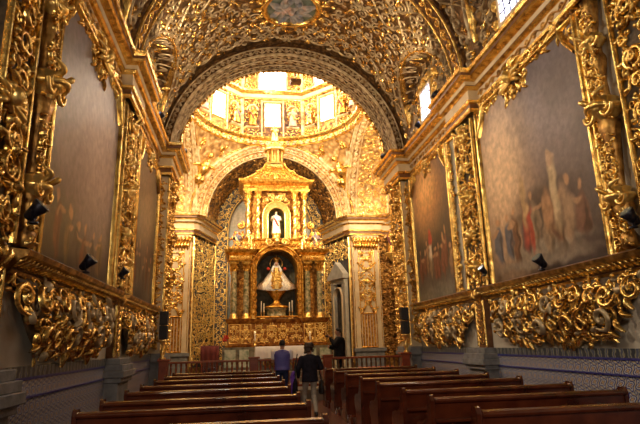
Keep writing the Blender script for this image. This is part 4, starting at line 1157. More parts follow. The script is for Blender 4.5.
# curved crown
mb = MB(); P = []
for t in np.linspace(0, 1, 12):
    k_ = (1 - t) ** 1.5; w = .42 + 1.08 * k_; z = 8.95 + 1.2 * t; yc_ = y2 + .05 + 1.2 * (1 - k_) * .9
    P.append([(-w, y2 + .05 + (1.5 - w), z), (w, y2 + .05 + (1.5 - w), z), (w, 24.9 - (1.5 - w) * .8, z), (-w, 24.9 - (1.5 - w) * .8, z)])
mb.grid(P, closed_v=True, smooth=False); obj('crown', mb, 'gold_bright', alt)
g = MB()
for q in (-1, 1):
    pts = [(q * (.44 + 1.08 * (1 - t) ** 1.5), y2 + .02 + (1.06 - 1.08 * (1 - t) ** 1.5), 8.98 + 1.2 * t) for t in np.linspace(0, 1, 12)]
    g.tube(pts, .06, 8)
    g.tube([(q * (.75 + .18 * cos(a) * (1 - a / 9)), y2 + .6, 9.5 + .18 * sin(a) * (1 - a / 9)) for a in np.linspace(0, 7, 20)], .04, 6)
Sc = lambda u, v, h: np.stack([u + 0 * v, y2 + .05 + (1.08 - 1.08 * np.clip(1 - (v - 8.95) / 1.2, 0, 1) ** 1.5) - h, v + 0 * u], -1)
put(g, Sc, fill(-1.0, 1.0, 9.0, 9.4, .24, r, .035, .07, sym=True)); put(g, Sc, fill(-.6, .6, 9.4, 10., .22, r, .035, .07, sym=True))
g.ball((0, y2 + .3, 9.25), (.16, .12, .2), 12)
obj('crown_scrolls', g, 'gold_altar', alt)
# lantern
mb = MB(); ly = y2 + 1.25
mb.lathe(0, ly, [(.5, 10.1), (.52, 10.2), (.42, 10.24)], 8, rot=pi / 8, smooth=False)
for j in range(8):
    a = 2 * pi * j / 8 + pi / 8; mb.tube([(.36 * cos(a), ly + .36 * sin(a), 10.2), (.36 * cos(a), ly + .36 * sin(a), 10.85)], .05, 8)
mb.lathe(0, ly, [(.5, 10.85), (.52, 10.95), (.44, 10.98), (.36, 11.12), (.2, 11.25), (.12, 11.3), (.14, 11.36), (0, 11.4)], 16); mb.lathe(0, ly, [(.25, 10.2), (.25, 10.86)], 12)
obj('lantern', mb, 'gold_bright', alt)
m1 = MB(); saint(m1, 0, ly, 11.4, .85); tag(obj('finial_statue', m1, ['gold_bright', 'flesh_paint', 'hair_brown', 'gold']), 'gilded winged figure crowning the altar lantern', 'statue')
m1 = MB(); saint(m1, 0, y2 + .42, 6.55, 1.05)
tag(obj('altar_statue', m1, ['silver', 'flesh_paint', 'hair', 'red']), 'saint in white with a red mantle standing in the upper altar niche', 'statue')
m1 = MB(); m1.lathe(0, y2 + .42, [(.26, 6.24), (.26, 6.3), (.18, 6.36), (.2, 6.5), (.24, 6.54), (0, 6.55)], 16); tag(obj('statue_pedestal', m1, 'gold_bright'), 'round gold pedestal under the saint of the upper altar niche', 'pedestal')
for q, x in ((-1, -1.75), (-1, -1.2), (1, 1.2), (1, 1.75)):
    m1 = MB(); saint(m1, x, AY + .28, 5.69, .85)
    tag(obj('altar_statue', m1, ['gold' if abs(x) < 1.5 else 'blue_robe', 'flesh_paint', 'hair', 'gold_bright']), '%s statue on the %s shoulder of the first altar tier' % ('inner gilded' if abs(x) < 1.5 else 'outer dark robed', 'left' if q < 0 else 'right'), 'statue', 'statues on the first altar tier')

# Virgin: wide triangular cape
vg = thing('virgin_statue', 'crowned virgin statue in wide white and silver triangular cape in the arched glass niche', 'statue', (0, AY + .85, 3.95))
vy = AY + .85
mb = MB(); P = []
for z, w, d in ((3.93, .84, .26), (3.98, .84, .27), (4.12, .76, .26), (4.35, .58, .24), (4.6, .38, .2), (4.8, .24, .16), (4.92, .14, .12), (4.98, .07, .07)):
    P.append([(w * cos(a) * (1 + .02 * cos(12 * a)), vy + d * sin(a) * (1 + .05 * cos(14 * a)), z + (.10 * abs(cos(a)) ** 2 if z < 4.2 else 0)) for a in np.linspace(0, 2 * pi, 40, endpoint=False)])
mb.grid(P, closed_v=True); obj('cape', mb, 'silver', vg)
mb = MB(); P = []
for z, w in ((4.0, .30), (4.1, .33), (4.4, .27), (4.7, .18), (4.88, .12)):
    P.append([(w * cos(a), vy - .06 - (.26 if z < 4.5 else .18) * sin(a), z) for a in np.linspace(0, pi, 16)])
mb.grid(P); Sv = lambda u, v, h: np.stack([u + 0 * v, vy - .3 - h + .0 * v + .25 * np.clip(v - 4.4, 0, 1), v + 0 * u], -1)
put(mb, Sv, fill(-.22, .22, 4.05, 4.7, .14, r, .02, .03, sym=True)); obj('gold_dress', mb, 'gold_bright', vg)
mb = MB(); mb.ball((0, vy - .08, 5.04), (.075, .075, .10), 14); mb.ball((0, vy - .155, 5.03), .018, 6)
for q in (-1, 1): mb.ball((q * .10, vy - .26, 4.76), .035, 8)
obj('face_and_hands', mb, 'skin', vg)
mb = MB(); mb.ball((0, vy - .04, 5.02), (.11, .09, .15), 14); mb.tube([(-.1, vy - .05, 4.98), (-.22, vy - .04, 4.7)], [.05, .08], 8); mb.tube([(.1, vy - .05, 4.98), (.22, vy - .04, 4.7)], [.05, .08], 8); obj('veil', mb, 'silver', vg)
mb = MB(); mb.lathe(0, vy - .06, [(.07, 5.12), (.09, 5.16), (.12, 5.26), (.06, 5.34), (.0, 5.38)], 12, mod=lambda a, z: 1 + .1 * cos(6 * a)); mb.tube([(0, vy - .06, 5.36), (0, vy - .06, 5.46)], .012, 6)
line(mb, front(vy + .02), [(.27 * cos(a), 5.05 + .3 * sin(a)) for a in np.linspace(-.3, pi + .3, 24)], .018, .03, n=1)
obj('crown', mb, 'gold_bright', vg)
mb = MB(); mb.ball((-.36, vy - .25, 4.83), .07, 8, 0); mb.ball((.36, vy - .25, 4.83), .07, 8, 0); obj('flowers', mb, 'red', vg)
vg.location.z = 3.95; vg.scale = (1.03, 1.0, 1.09)
st = thing('statue_stand', 'gilded stepped stand carrying the virgin statue in the arched niche', 'stand', (0, vy, 2.72))
mb = MB(); mb.lathe(0, vy, [(.5, 2.72), (.5, 2.82), (.42, 2.86), (.42, 3.1), (.5, 3.14), (.5, 3.2), (0, 3.2)], 20, sx=1., sy=.6); obj('glass_case', mb, 'marble', st)
mb = MB(); mb.lathe(0, vy, [(.56, 3.2), (.58, 3.26), (.3, 3.32), (.16, 3.42), (.12, 3.55), (.22, 3.68), (.30, 3.8), (.44, 3.92), (.44, 3.97), (0, 3.98)], 20, sx=1., sy=.6); obj('pedestal', mb, 'gold_altar', st)
for i, (x, hgt) in enumerate(((-.68, .75), (-.56, .6), (.56, .65), (.68, .8))):
    c = thing('niche_candle', '%s white candle in the arched altar niche, %s of the stand' % (('outer' if abs(x) > .6 else 'inner'), 'left' if x < 0 else 'right'), 'candle', (x, vy - .25, 2.72), 'candles in the altar niche')
    m1 = MB(); m1.lathe(x, vy - .25, [(.06, 2.72), (.05, 2.76), (.02, 2.8), (.02, 3.0), (.04, 3.03), (0, 3.04)], 10); obj('candlestick', m1, 'gold_bright', c)
    m1 = MB(); m1.lathe(x, vy - .25, [(.022, 3.03), (.022, 3.03 + hgt * .6), (0, 3.04 + hgt * .6)], 8); obj('wax', m1, 'wax', c)

# altar table and things near it
tb = thing('altar_table', 'altar table with white linen cloth in front of the golden altarpiece', 'table', (.05, 20.3, .65))
mb = MB(); mb.box(-.85, 20.05, .65, .95, 20.6, 1.5).box(-.92, 19.97, .65, 1.02, 20.68, .75); obj('table_body', mb, 'base_stone', tb)
g = MB(); put(g, front(20.05), fill(-.75, .85, .8, 1.45, .3, r, .03, .04, sym=True)); obj('carved_front', g, 'gold_old', tb)
mb = MB(); P = []
xs = np.linspace(-1.0, 1.1, 60)
for k_, (dy, z) in enumerate(((0.35, 1.56), (-.36, 1.56), (-.37, 1.55), (-.38, 1.3), (-.385, 1.13))):
    P.append([(x, 20.3 + dy + (.012 * sin(x * 26) if z < 1.4 else 0), z + (.01 * sin(x * 9) if k_ == 4 else 0)) for x in xs])
mb.grid(P)
for q, x in ((-1, -1.0), (1, 1.1)):
    mb.grid([[(x + q * .01 * k_, 20.3 + y + .008 * sin(y * 30) * k_, 1.56 - .14 * k_) for y in np.linspace(-.37, .35, 14)] for k_ in range(4)])
mb.grid([[(x, 20.65, 1.56), (x, 20.66, 1.2)] for x in xs])
obj('linen_cloth', mb, 'cloth', tb)
def candle(x, y, z, h, lab, grp='candles before the altar'):
    c = thing('altar_candle', lab, 'candle', (x, y, z), grp)
    m1 = MB(); m1.lathe(x, y, [(.07, z), (.06, z + .03), (.02, z + .06), (.03, z + .10), (.015, z + .14), (.04, z + .17), (0, z + .18)], 12); obj('candlestick', m1, 'gold_bright', c)
    m1 = MB(); m1.lathe(x, y, [(.024, z + .17), (.024, z + h), (0, z + h + .01)], 10); obj('wax', m1, 'wax', c)
    m1 = MB(); m1.ball((x, y, z + h + .04), (.01, .01, .028), 8); obj('flame', m1, 'lampglow', c)
candle(-.96, AY - .08, 1.62, .5, 'slim white candle on the altar ledge, left of the altar table')
candle(1.36, AY - .08, 1.62, .46, 'slim white candle on the altar ledge, right of the altar table')
cab = thing('draped_cabinet', 'low cabinet draped in dark red cloth left of the altarpiece', 'cabinet', (-2.78, 22.3, .3))
mb = MB(); mb.box(-3.12, 22.1, .3, -2.42, 22.7, 1.62); obj('body', mb, 'wood', cab)
mb = MB(); mb.grid([[(x + 0, 22.08 - .015 * sin(x * 30), z) for x in np.linspace(-3.14, -2.40, 30)] for z in (1.0, 1.3, 1.64)] + [[(x, 22.72, 1.645) for x in np.linspace(-3.14, -2.40, 30)]]); obj('velvet_cover', mb, 'redcloth', cab)
fv = thing('flower_vase', 'red flowers in a vase on the ledge left of the altarpiece', 'flowers', (-2.2, 22.75, 1.56))
m1 = MB(); m1.lathe(-2.14, 22.55, [(.05, 1.57), (.08, 1.65), (.05, 1.75), (.06, 1.8)], 12); obj('vase', m1, 'gold_bright', fv)
m1 = MB()
for k_ in range(12): m1.ball((-2.14 + rng.uniform(-.12, .12), 22.55 + rng.uniform(-.08, .08), 1.9 + rng.uniform(-.08, .12)), .05, 8)
obj('blossoms', m1, 'red', fv)

# murals on the back wall
for s, nm in ((-1, 'left'), (1, 'right')):
    y = 28.95; a, b = sorted((s * 1.0, s * 2.9))
    U, V = np.meshgrid(np.linspace(0, 1, 60), np.linspace(0, 1, 160), indexing='ij')
    P = np.stack([a + (b - a) * U, 0 * U + y, 1.0 + 8.4 * V], -1)
    o = paint(MB(), P, U, V, [(0, (.10, .10, .09)), (.3, (.22, .25, .24)), (.6, (.30, .34, .34)), (1, (.36, .36, .30))],
              people_blobs(60 + s, 5, .05, .95, .3, .22, pal=[(.30, .07, .06), (.10, .14, .25), (.35, .30, .22), (.25, .08, .16)]) + people_blobs(70 + s, 4, .1, .9, .06, .2) + [(.5, .9, .5, .08, (.5, .42, .3), .6)], 'mural', None, 90 + s)
    o['_t'] = 0; tag(o, 'blue-grey wall painting of robed figures behind the altarpiece, %s side' % nm, 'mural')

# ================================================================== PEWS
def make_pew(label):
    x0, x1 = 0.0, 2.53
    t = thing('church_pew', label, 'pew', (0, 0, 0), 'rows of wooden pews')
    prof = [(-.02, 0), (-.045, .5), (-.075, .93), (-.05, .985), (.02, .99), (.05, .955), (.05, .86), (.10, .72), (.2, .66), (.36, .655), (.47, .62), (.52, .54), (.50, .44), (.44, .36), (.42, .2), (.46, .08), (.50, 0)]
    for x in (x0, x1 - .05):
        mb = MB(); mb.prism(prof, lambda a, b, x=x: (x, a, b), lambda a, b, x=x: (x + .05, a, b)); obj('end_panel', mb, 'wood', t, bevel=.008)
    mb = MB(); mb.prism([(-.03, .16), (.0, .16), (-.03, .90), (-.058, .90)], lambda a, b: (x0 + .05, a, b), lambda a, b: (x1 - .05, a, b)); obj('backrest', mb, 'wood', t)
    mb = MB(); mb.prism([(-.10, .905), (-.11, .93), (-.09, .955), (-.02, .965), (.01, .945), (.01, .90), (-.05, .895)], lambda a, b: (x0 + .05, a, b), lambda a, b: (x1 - .05, a, b)); obj('top_rail', mb, 'wood', t, bevel=.006)
    mb = MB(); mb.prism([(-.15, .70), (-.15, .725), (-.05, .735), (-.045, .70)], lambda a, b: (x0 + .05, a, b), lambda a, b: (x1 - .05, a, b)); obj('book_ledge', mb, 'wood', t)
    mb = MB(); mb.prism([(0, .42), (0, .45), (.44, .465), (.46, .45), (.44, .425)], lambda a, b: (x0 + .05, a, b), lambda a, b: (x1 - .05, a, b)); obj('seat', mb, 'wood', t, bevel=.006)
    mb = MB(); mb.prism([(-.36, .14), (-.36, .19), (-.20, .19), (-.20, .14)], lambda a, b: (x0 + .05, a, b), lambda a, b: (x1 - .05, a, b))
    for x in (x0 + .02, x1 - .07): mb.box(x, -.36, .0, x + .05, -.03, .14)
    obj('kneeler', mb, 'wood', t, bevel=.005)
    return t
pew0 = make_pew('')
ORD = ['front row, nearest the altar rail', 'second row from the altar rail', 'third row from the altar rail', 'fourth row from the altar rail', 'fourth row from the viewer', 'third row from the viewer', 'second row from the viewer', 'row nearest the viewer']
first = True
for s, nm in ((-1, 'left'), (1, 'right')):
    for k, y in enumerate((14.25, 12.85, 11.4, 9.95, 8.7, 7.3, 6.2, 4.95)):
        t = pew0 if first else copy_tree(pew0)
        first = False
        t.location = (-3.22 if s < 0 else .70, y, 0)
        t['label'] = 'dark red-brown wooden pew left of the aisle, %s' % ORD[k] if s < 0 else 'dark red-brown wooden pew right of the aisle, %s' % ORD[k]

# ================================================================== RAIL
def post(x, lab):
    t = thing('rail_post', lab, 'post', (x, 16.35, .3), 'posts of the altar rail')
    mb = MB(); mb.box(x - .13, 16.22, .3, x + .13, 16.48, 1.22); obj('shaft', mb, 'wood_rail', t, bevel=.01)
    mb = MB(); mb.box(x - .17, 16.18, 1.22, x + .17, 16.52, 1.28).box(x - .16, 16.19, .3, x + .16, 16.51, .42); obj('cap_and_plinth', mb, 'wood_rail', t, bevel=.01)
    mb = MB(); mb.box(x - .08, 16.205, .5, x + .08, 16.22, 1.1); obj('raised_panel', mb, 'wood_rail', t, bevel=.004)
PX = (-3.74, -1.12, 1.1, 3.57)
for x, l in zip(PX, ('far left post of the wooden altar rail', 'post left of the altar rail opening', 'post right of the altar rail opening, beside the man in black', 'far right post of the wooden altar rail')): post(x, l)
for i, (a, b, l) in enumerate(((PX[0] + .13, PX[1] - .13, 'left stretch of turned wooden altar rail'), (PX[1] + .13, PX[2] - .13, 'middle gate stretch of the altar rail in line with the aisle'), (PX[2] + .13, PX[3] - .13, 'right stretch of turned wooden altar rail'))):
    t = thing('altar_rail', l, 'railing', ((a + b) / 2, 16.35, .3), 'stretches of the altar rail')
    mb = MB(); mb.box(a, 16.28, 1.14, b, 16.42, 1.2); obj('handrail', mb, 'wood_rail', t, bevel=.012)
    mb = MB(); mb.box(a, 16.30, .38, b, 16.40, .45); obj('bottom_rail', mb, 'wood_rail', t, bevel=.006)
    n = int((b - a) / .14)
    for k in range(n):
        x = a + (b - a) * (k + .5) / n
        m1 = MB(); m1.lathe(x, 16.35, [(.03, .45), (.03, .52), (.018, .54), (.034, .62), (.022, .74), (.015, .80), (.022, .86), (.034, .98), (.018, 1.05), (.03, 1.08), (.03, 1.14)], 10); obj('baluster', m1, 'wood_rail' if i != 2 else 'brown', t)

# kneeler bench with red pad seen behind the right rail
t = thing('kneeling_bench', 'low bench with red cushion behind the right stretch of the altar rail', 'bench', (2.9, 17.2, .3))
mb = MB(); mb.box(2.2, 17.05, .72, 3.5, 17.4, .77)
for x in (2.25, 3.4): mb.box(x, 17.08, .3, x + .05, 17.37, .72)
obj('frame', mb, 'wood', t); mb = MB(); mb.box(2.22, 17.06, .77, 3.48, 17.39, .84); obj('cushion', mb, 'red', t, bevel=.03)

# speakers on gilded stands
for s, nm in ((-1, 'left'), (1, 'right')):
    x = s * 3.63 - (.22 if s < 0 else 0); y = 16.5
    x = 3.66 if s > 0 else -3.80
    st = thing('gilded_candlestand', 'gilded turned stand under the black speakers, %s side' % nm, 'stand', (x, y, 1.28), 'gilded stands on the rail ends')
    m1 = MB(); m1.lathe(x, 16.42, [(.09, 1.283), (.10, 1.31), (.04, 1.36), (.07, 1.44), (.09, 1.5), (.04, 1.58), (.03, 1.66), (.08, 1.74), (.13, 1.80), (.13, 1.83), (0, 1.84)], 16); obj('turned_stem', m1, 'gold_bright', st)
    for j, (z0, w) in enumerate(((1.845, 'lower'), (2.27, 'upper'))):
        sp = thing('loudspeaker', '%s of the two black box loudspeakers stacked at the %s end of the altar rail' % (w, nm), 'loudspeaker', (x, 16.42, z0), 'black loudspeakers')
        mb = MB(); mb.box(x - .12, 16.32, z0, x + .12, 16.55, z0 + .40); obj('cabinet', mb, 'black', sp, bevel=.012)
        mb = MB(); mb.box(x - .10, 16.308, z0 + .02, x + .10, 16.32, z0 + .38); obj('grille', mb, 'grille', sp)

# flood lamps
def lamp(x, y, z, aim, lab, k=1., grp='black flood lamps'):
    t = thing('flood_lamp', lab, 'lamp', (x, y, z), grp)
    d = Vector(aim) - Vector((x, y, z + .14 * k)); d.normalize()
    c = Vector((x, y, z + .16 * k))
    m1 = MB(); m1.tube([c - d * .13 * k, c - d * .1 * k, c + d * .02 * k, c + d * .13 * k, c + d * .14 * k], [.04 * k, .07 * k, .085 * k, .12 * k, .11 * k], 14); obj('lamp_head', m1, 'bronze', t)
    m1 = MB(); m1.lathe(x, y, [(.07 * k, z), (.07 * k, z + .02), (.02 * k, z + .03), (.02 * k, z + .08 * k)], 10)
    m1.tube([(x, y - .11 * k, z + .16 * k), (x, y - .08 * k, z + .08 * k), (x, y, z + .05 * k), (x, y + .08 * k, z + .08 * k), (x, y + .11 * k, z + .16 * k)], .012 * k, 6); obj('bracket', m1, 'bronze', t)
    m1 = MB(); m1.tube([c + d * .138 * k, c + d * .146 * k], .09 * k, 14); obj('lens', m1, 'lampglow' if False else 'glassjar', t)
for s, nm in ((-1, 'left'), (1, 'right')):
    lamp(s * 3.98, 8.85, 2.81, (-s * 1, 8, 8), 'black flood lamp on the middle of the %s ledge under the biggest painting' % nm, .95)
    lamp(s * 3.88, 11.0, 2.98, (-s * 1, 10, 8), 'black flood lamp low on the pilaster between the %s paintings' % nm, .75)
    lamp(s * 3.9, 6.35, 3.05, (-s * 1, 6, 8), 'black flood lamp at the near end of the %s ledge' % nm, .9)
    lamp(s * 3.86, 12.62, 8.02, (0, 14, 12), 'black flood lamp on the %s cornice above the middle pilaster' % nm, 1.1)
    lamp(s * 3.93, 14.5, 7.99, (0, 14, 12), 'black flood lamp on the %s cornice below the farther window' % nm, .9)
    lamp(s * 3.62, 17.3, 7.99, (0, 23, 9), 'black flood lamp on the %s capital of the great arch' % nm, 1.1)
t = thing('hanging_lamp', 'small box lamp silhouetted against the top dome window', 'lamp', (.42, 18.15, 11.3))
m1 = MB(); m1.box(.26, 18.0, 11.36, .66, 18.25, 11.50); obj('housing', m1, 'brown', t); m1 = MB(); m1.tube([(.46, 18.07, 11.5), (.46, 18.07, 11.87)], .02, 6); obj('rod', m1, 'black', t)

# ================================================================== PEOPLE
def remeshed(name, mb, mat, parent, vox=.012, smooth=4):
    V = np.concatenate(mb.v); me = bpy.data.meshes.new('tmp'); me.from_pydata(V.tolist(), [], mb.f); me.update()
    bm = bmesh.new(); bm.from_mesh(me); bmesh.ops.recalc_face_normals(bm, faces=bm.faces); bm.to_mesh(me); bm.free()
    o = bpy.data.objects.new('tmp', me); COL.objects.link(o)
    md = o.modifiers.new('r', 'REMESH'); md.mode = 'VOXEL'; md.voxel_size = vox; md.use_smooth_shade = True
    ms = o.modifiers.new('s', 'SMOOTH'); ms.iterations = smooth; ms.factor = .5
    dg = bpy.context.evaluated_depsgraph_get(); dg.update()
    ne = bpy.data.meshes.new_from_object(o.evaluated_get(dg)); ne.name = name
    bpy.data.objects.remove(o); bpy.data.meshes.remove(me)
    ne.materials.clear(); ne.materials.append(M[mat]); 
    for p in ne.polygons: p.use_smooth = True
    q = bpy.data.objects.new(name, ne); COL.objects.link(q); q.parent = parent
    return q
def caps(mb, a, b, ra, rb, n=14):
    a = np.array(a, float); b = np.array(b, float)
    mb.tube([a, a + (b - a) * .5, b], [ra, (ra + rb) / 2, rb], n); mb.ball(a, ra * .98, n); mb.ball(b, rb * .98, n)
def limb(mb, pts, rad, n=14):
    for i in range(len(pts) - 1): caps(mb, pts[i], pts[i + 1], rad[i], rad[i + 1], n)
def loft(mb, rings, n=24):
    P = [[(cx + rx * cos(a), cy + ry * sin(a), z) for a in np.linspace(0, 2 * pi, n, endpoint=False)] for cx, cy, z, rx, ry in rings]
    mb.grid(P, closed_v=True); mb.add(P[0], [tuple(range(n))]); mb.add(P[-1], [tuple(range(n))])
def hand(mb, wrist, d, palm_n, side_, curl=.5, L=.18):
    """palm plus five unequal bent fingers"""
    w = Vector(wrist); d = Vector(d).normalized(); n = Vector(palm_n).normalized(); sdv = d.cross(n).normalized() * side_
    limb(mb, [tuple(w), tuple(w + d * .05)], [.026, .030]); 
    for k in range(4):
        b = w + d * (L * .42) + sdv * (.026 - .0175 * k); l = (.075, .085, .08, .062)[k]
        caps(mb, tuple(w + d * .02 + sdv * (.018 - .012 * k)), tuple(b), .0135, .0105, 8)
        d1 = (d + n * curl * .7).normalized(); d2 = (d + n * curl * 2).normalized()
        limb(mb, [tuple(b), tuple(b + d1 * l * .5), tuple(b + d1 * l * .5 + d2 * l * .5)], [.0105, .0095, .008], 8)
    t0 = w + d * .025 + sdv * .024; t1 = t0 + (d + sdv * 1.1 + n * .4).normalized() * .045; limb(mb, [tuple(t0), tuple(t1), tuple(t1 + (d + n * .6).normalized() * .035)], [.014, .011, .009], 8)
def person(label, loc, ang, pose):
    t = thing('person', label, 'person', loc); t['_o'] = (0, 0, 0); t.rotation_euler = (0, 0, ang)
    k = pose.get('k', 1.); sk = MB(); top = MB(); leg = MB()
    J = pose
    fl, fr = J['foot']   # (x,y) of left and right foot
    hz = .92 + J.get('hip', 0)
    shoes = []
    for sg, (fx, fy, kx, ky, kz, lift) in ((-1, fl), (1, fr)):
        hip = (sg * .09, 0, hz); knee = (kx, ky, kz); an = (fx, fy - .03, .085 + lift)
        limb(leg, [hip, knee, (an[0], an[1], an[2] + .03)], [.094, .064, .052]); limb(sk, [hip, knee, an], [.07, .05, .036])
        sh = MB(); limb(sh, [(fx, fy - .06, .045 + lift), (fx, fy + .05, .04 + lift * .6), (fx + sg * .01, fy + .15, .032)], [.043, .042, .032]); sh.tube([(an[0], an[1], .06 + lift), (an[0], an[1], .12 + lift)], .047, 12)
        shoes.append(sh)
    loft(leg, [(0, 0, hz - .08, .15, .11), (0, 0, hz, .172, .125), (0, 0, hz + .1, .155, .11), (0, 0, hz + .14, .15, .105)])
    b = J.get('bulk', 1.)
    loft(top, [(0, 0, hz + J.get('hem', .0), .172 * b, .128 * b), (0, 0, hz + .12, .158 * b, .118 * b), (0, 0, hz + .3, .168 * b, .125 * b), (0, 0, hz + .42, .19 * b, .122 * b), (0, -.005, hz + .50, .165 * b, .10 * b), (0, -.005, hz + .555, .08, .07)])
    loft(sk, [(0, 0, hz - .08, .13, .09), (0, 0, hz + .1, .12, .09), (0, 0, hz + .35, .145, .09), (0, 0, hz + .48, .14, .07), (0, 0, hz + .54, .06, .055)])
    # head
    hx, hy, tilt, turn = J.get('head', (0, .02, 0, 0))
    hc = Vector((hx, hy, hz + .70)); R_ = Matrix.Rotation(turn, 3, 'Z') @ Matrix.Rotation(tilt, 3, 'X')
    limb(sk, [(0, 0, hz + .50), (hx, hy - .01, hz + .66)], [.064, .056])
    def hp(x, y, z): return tuple(hc + R_ @ Vector((x, y, z)))
    tmp = MB(); tmp.ball((0, 0, .0), (.080, .098, .112), 20); tmp.ball((0, .035, -.055), (.052, .055, .06), 16); tmp.ball((0, .092, -.012), (.013, .022, .026), 8); tmp.ball((0, .086, .03), (.05, .012, .01), 8); tmp.ball((0, .085, -.055), (.026, .012, .009), 8)
    for q in (-1, 1): tmp.ball((q * .076, -.005, -.005), (.012, .02, .032), 8)
    for V_, st in ((np.concatenate(tmp.v), 0),):
        V2 = np.array([hp(*v) for v in V_]); sk.v.append(V2)
        sk.f += [tuple(i + sk.n for i in f) for f in tmp.f]; sk.m += tmp.m; sk.sm += tmp.sm; sk.n += len(V2)
    ey = MB()
    for q in (-1, 1): ey.ball(hp(q * .03, .078, .012), .012, 8)
    # arms
    sl = MB(); 
    for sg, (el, wr, hd_, pn, curl) in ((-1, J['arm'][0]), (1, J['arm'][1])):
        sh_ = (sg * .185 * (b * .5 + .5), -.005, hz + .475)
        limb(sk, [sh_, el, wr], [.045, .037, .026])
        hand(sk, wr, hd_, pn, -sg, curl)
        ws = np.array(el) + (np.array(wr) - np.array(el)) * .93
        if J.get('short'):
            sh_ = (sh_[0] * 1.1, sh_[1], sh_[2])
            e2 = np.array(sh_) + (np.array(el) - np.array(sh_)) * .55; limb(sl, [sh_, tuple(e2)], [.076, .066])
        else: limb(top, [(sh_[0], sh_[1], sh_[2] - .02), el, tuple(ws)], [.062 * b, .056 * b, .046])
    remeshed('body', sk, 'skin', t, .011, 2)
    e = obj('eyes', ey, 'black', t)
    remeshed('trousers', leg, J['legmat'], t, .014)
    remeshed(J.get('topname', 'jacket'), top, J['topmat'], t, .014)
    if J.get('short'):
        loft(sl, [(0, 0, hz + .40, .178, .11), (0, 0, hz + .48, .17, .09), (0, 0, hz + .53, .11, .075), (0, 0, hz + .57, .062, .06)]); remeshed('shirt', sl, 'shirt', t, .014)
    for sh in shoes: remeshed('shoe', sh, 'shoe', t, .012, 2)
    hr = MB()
    if J['hair'] == 'short':
        hr.ball((0, -.012, .02), (.088, .104, .108), 20)
        keep = lambda v: v[2] > -.01 + max(0, v[1]) * .9 or (v[1] < -.02 and v[2] > -.06)
        Vh = np.concatenate(hr.v); hr.v = [np.array([v if keep(v) else (v * np.array([.85, .8, .85])) for v in Vh])]
    else:
        for j in range(60):
            a = rng.uniform(0, 2 * pi); z = rng.uniform(-.13, .11); rr = .085 if z < .03 else .085 * sqrt(max(.05, 1 - ((z - .03) / .11) ** 2))
            if sin(a) > .35 and z < .06: continue
            hr.ball((rr * cos(a) * 1.15, rr * sin(a) * 1.08 - .015, z * .92 + .01), rng.uniform(.03, .042), 8)
        hr.ball((0, -.02, .035), (.098, .105, .112), 16)
    V2 = np.array([hp(*v) for v in np.concatenate(hr.v)]); hr.v = [V2]
    remeshed('hair', hr, J['hairmat'], t, .010, 1)
    t.scale = (k, k, k)
    return t
# left arm first, arms: (elbow, wrist, hand dir, palm normal, curl)
p1 = person('person seen from behind in indigo quilted vest, white sleeves and dark jeans, hands raised', (-.36, 15.15, 0), radians(-4), dict(
    k=1.0, foot=((-.11, 0, -.10, .02, .49, 0), (.11, .05, .10, .05, .49, 0)), bulk=1.30, short=True, head=(0.01, .03, -.1, -.15),
    arm=(((-.27, .04, 1.14), (-.11, .27, 1.30), (.5, .3, .6), (.9, .2, 0), 1.0), ((.27, .04, 1.14), (.10, .29, 1.34), (-.5, .3, .6), (-.9, .2, 0), 1.0)),
    topmat='vest', topname='quilted_vest', legmat='jeans', hair='short', hairmat='hair'))
mb = MB()
for z in np.arange(.98, 1.42, .075):
    w = np.interp(z, [.9, 1.04, 1.22, 1.34, 1.42], [.172, .160, .170, .19, .165]) * 1.30 + .002; d = np.interp(z, [.9, 1.04, 1.22, 1.34, 1.42], [.128, .118, .125, .122, .10]) * 1.30 + .002
    mb.tube([(w * cos(a), d * sin(a), z) for a in np.linspace(0, 2 * pi, 30)], .006, 5)
obj('quilt_seams', mb, 'vest', p1)
p2 = person('person walking up the aisle in black knit jacket and grey-beige trousers, dark curly hair', (.10, 12.6, 0), radians(3), dict(
    k=.945, hip=-.02, foot=((-.09, .34, -.09, .26, .50, 0), (.10, -.20, .10, .06, .47, .02)), bulk=1.2, hem=-.1, head=(.0, .03, -.05, -.5),
    arm=(((-.29, -.02, 1.12), (-.27, .12, .90), (0, .5, -1), (1, 0, 0), .8), ((.30, .02, 1.12), (.22, .25, 1.10), (-.3, 1, .1), (-.6, 0, -1), .8)),
    topmat='jacket', legmat='trousers', hair='long', hairmat='hair_brown'))
p3 = person('person in black suit standing in profile beyond the rail, raising a hand to the face', (1.62, 17.0, .3), radians(84), dict(
    k=1.03, foot=((-.10, .02, -.10, .04, .49, 0), (.11, 0, .10, .03, .49, 0)), bulk=1.5, hem=-.14, head=(0, .03, -.1, .1),
    arm=(((-.24, .16, 1.22), (-.10, .30, 1.44), (.2, .25, .9), (.4, .8, 0), 1.2), ((.22, .20, 1.15), (.0, .34, 1.16), (-1, .3, .2), (0, -1, 0), .8)),
    topmat='suit', legmat='suit', hair='short', hairmat='hair'))
# bags of the walking person
t = thing('shoulder_bag', 'dark shoulder bag with purple scarf hanging at the left side of the walking person', 'bag', (-.24, 12.62, .55))
mb = MB(); loft(mb, [(-.25, 12.62, .45, .05, .13), (-.25, 12.62, .5, .07, .16), (-.25, 12.62, .75, .06, .15), (-.25, 12.62, .84, .03, .13)]); obj('bag_body', mb, 'jacket', t)
mb = MB(); mb.tube([(-.25, 12.5, .84), (-.235, 12.56, 1.1), (-.19, 12.6, 1.38), (-.24, 12.68, 1.1), (-.25, 12.74, .84)], .012, 8); obj('strap', mb, 'black', t)
mb = MB()
for j in range(3): mb.tube([(-.28 - .02 * j, 12.52 + .03 * j, 1.0 - .02 * j), (-.33 + .02 * j, 12.55, .88), (-.31, 12.6 + .03 * j, .72 - .08 * j), (-.29, 12.62, .5 - .05 * j)], [.03, .045, .03, .015], 8)
obj('scarf', mb, 'purple', t)
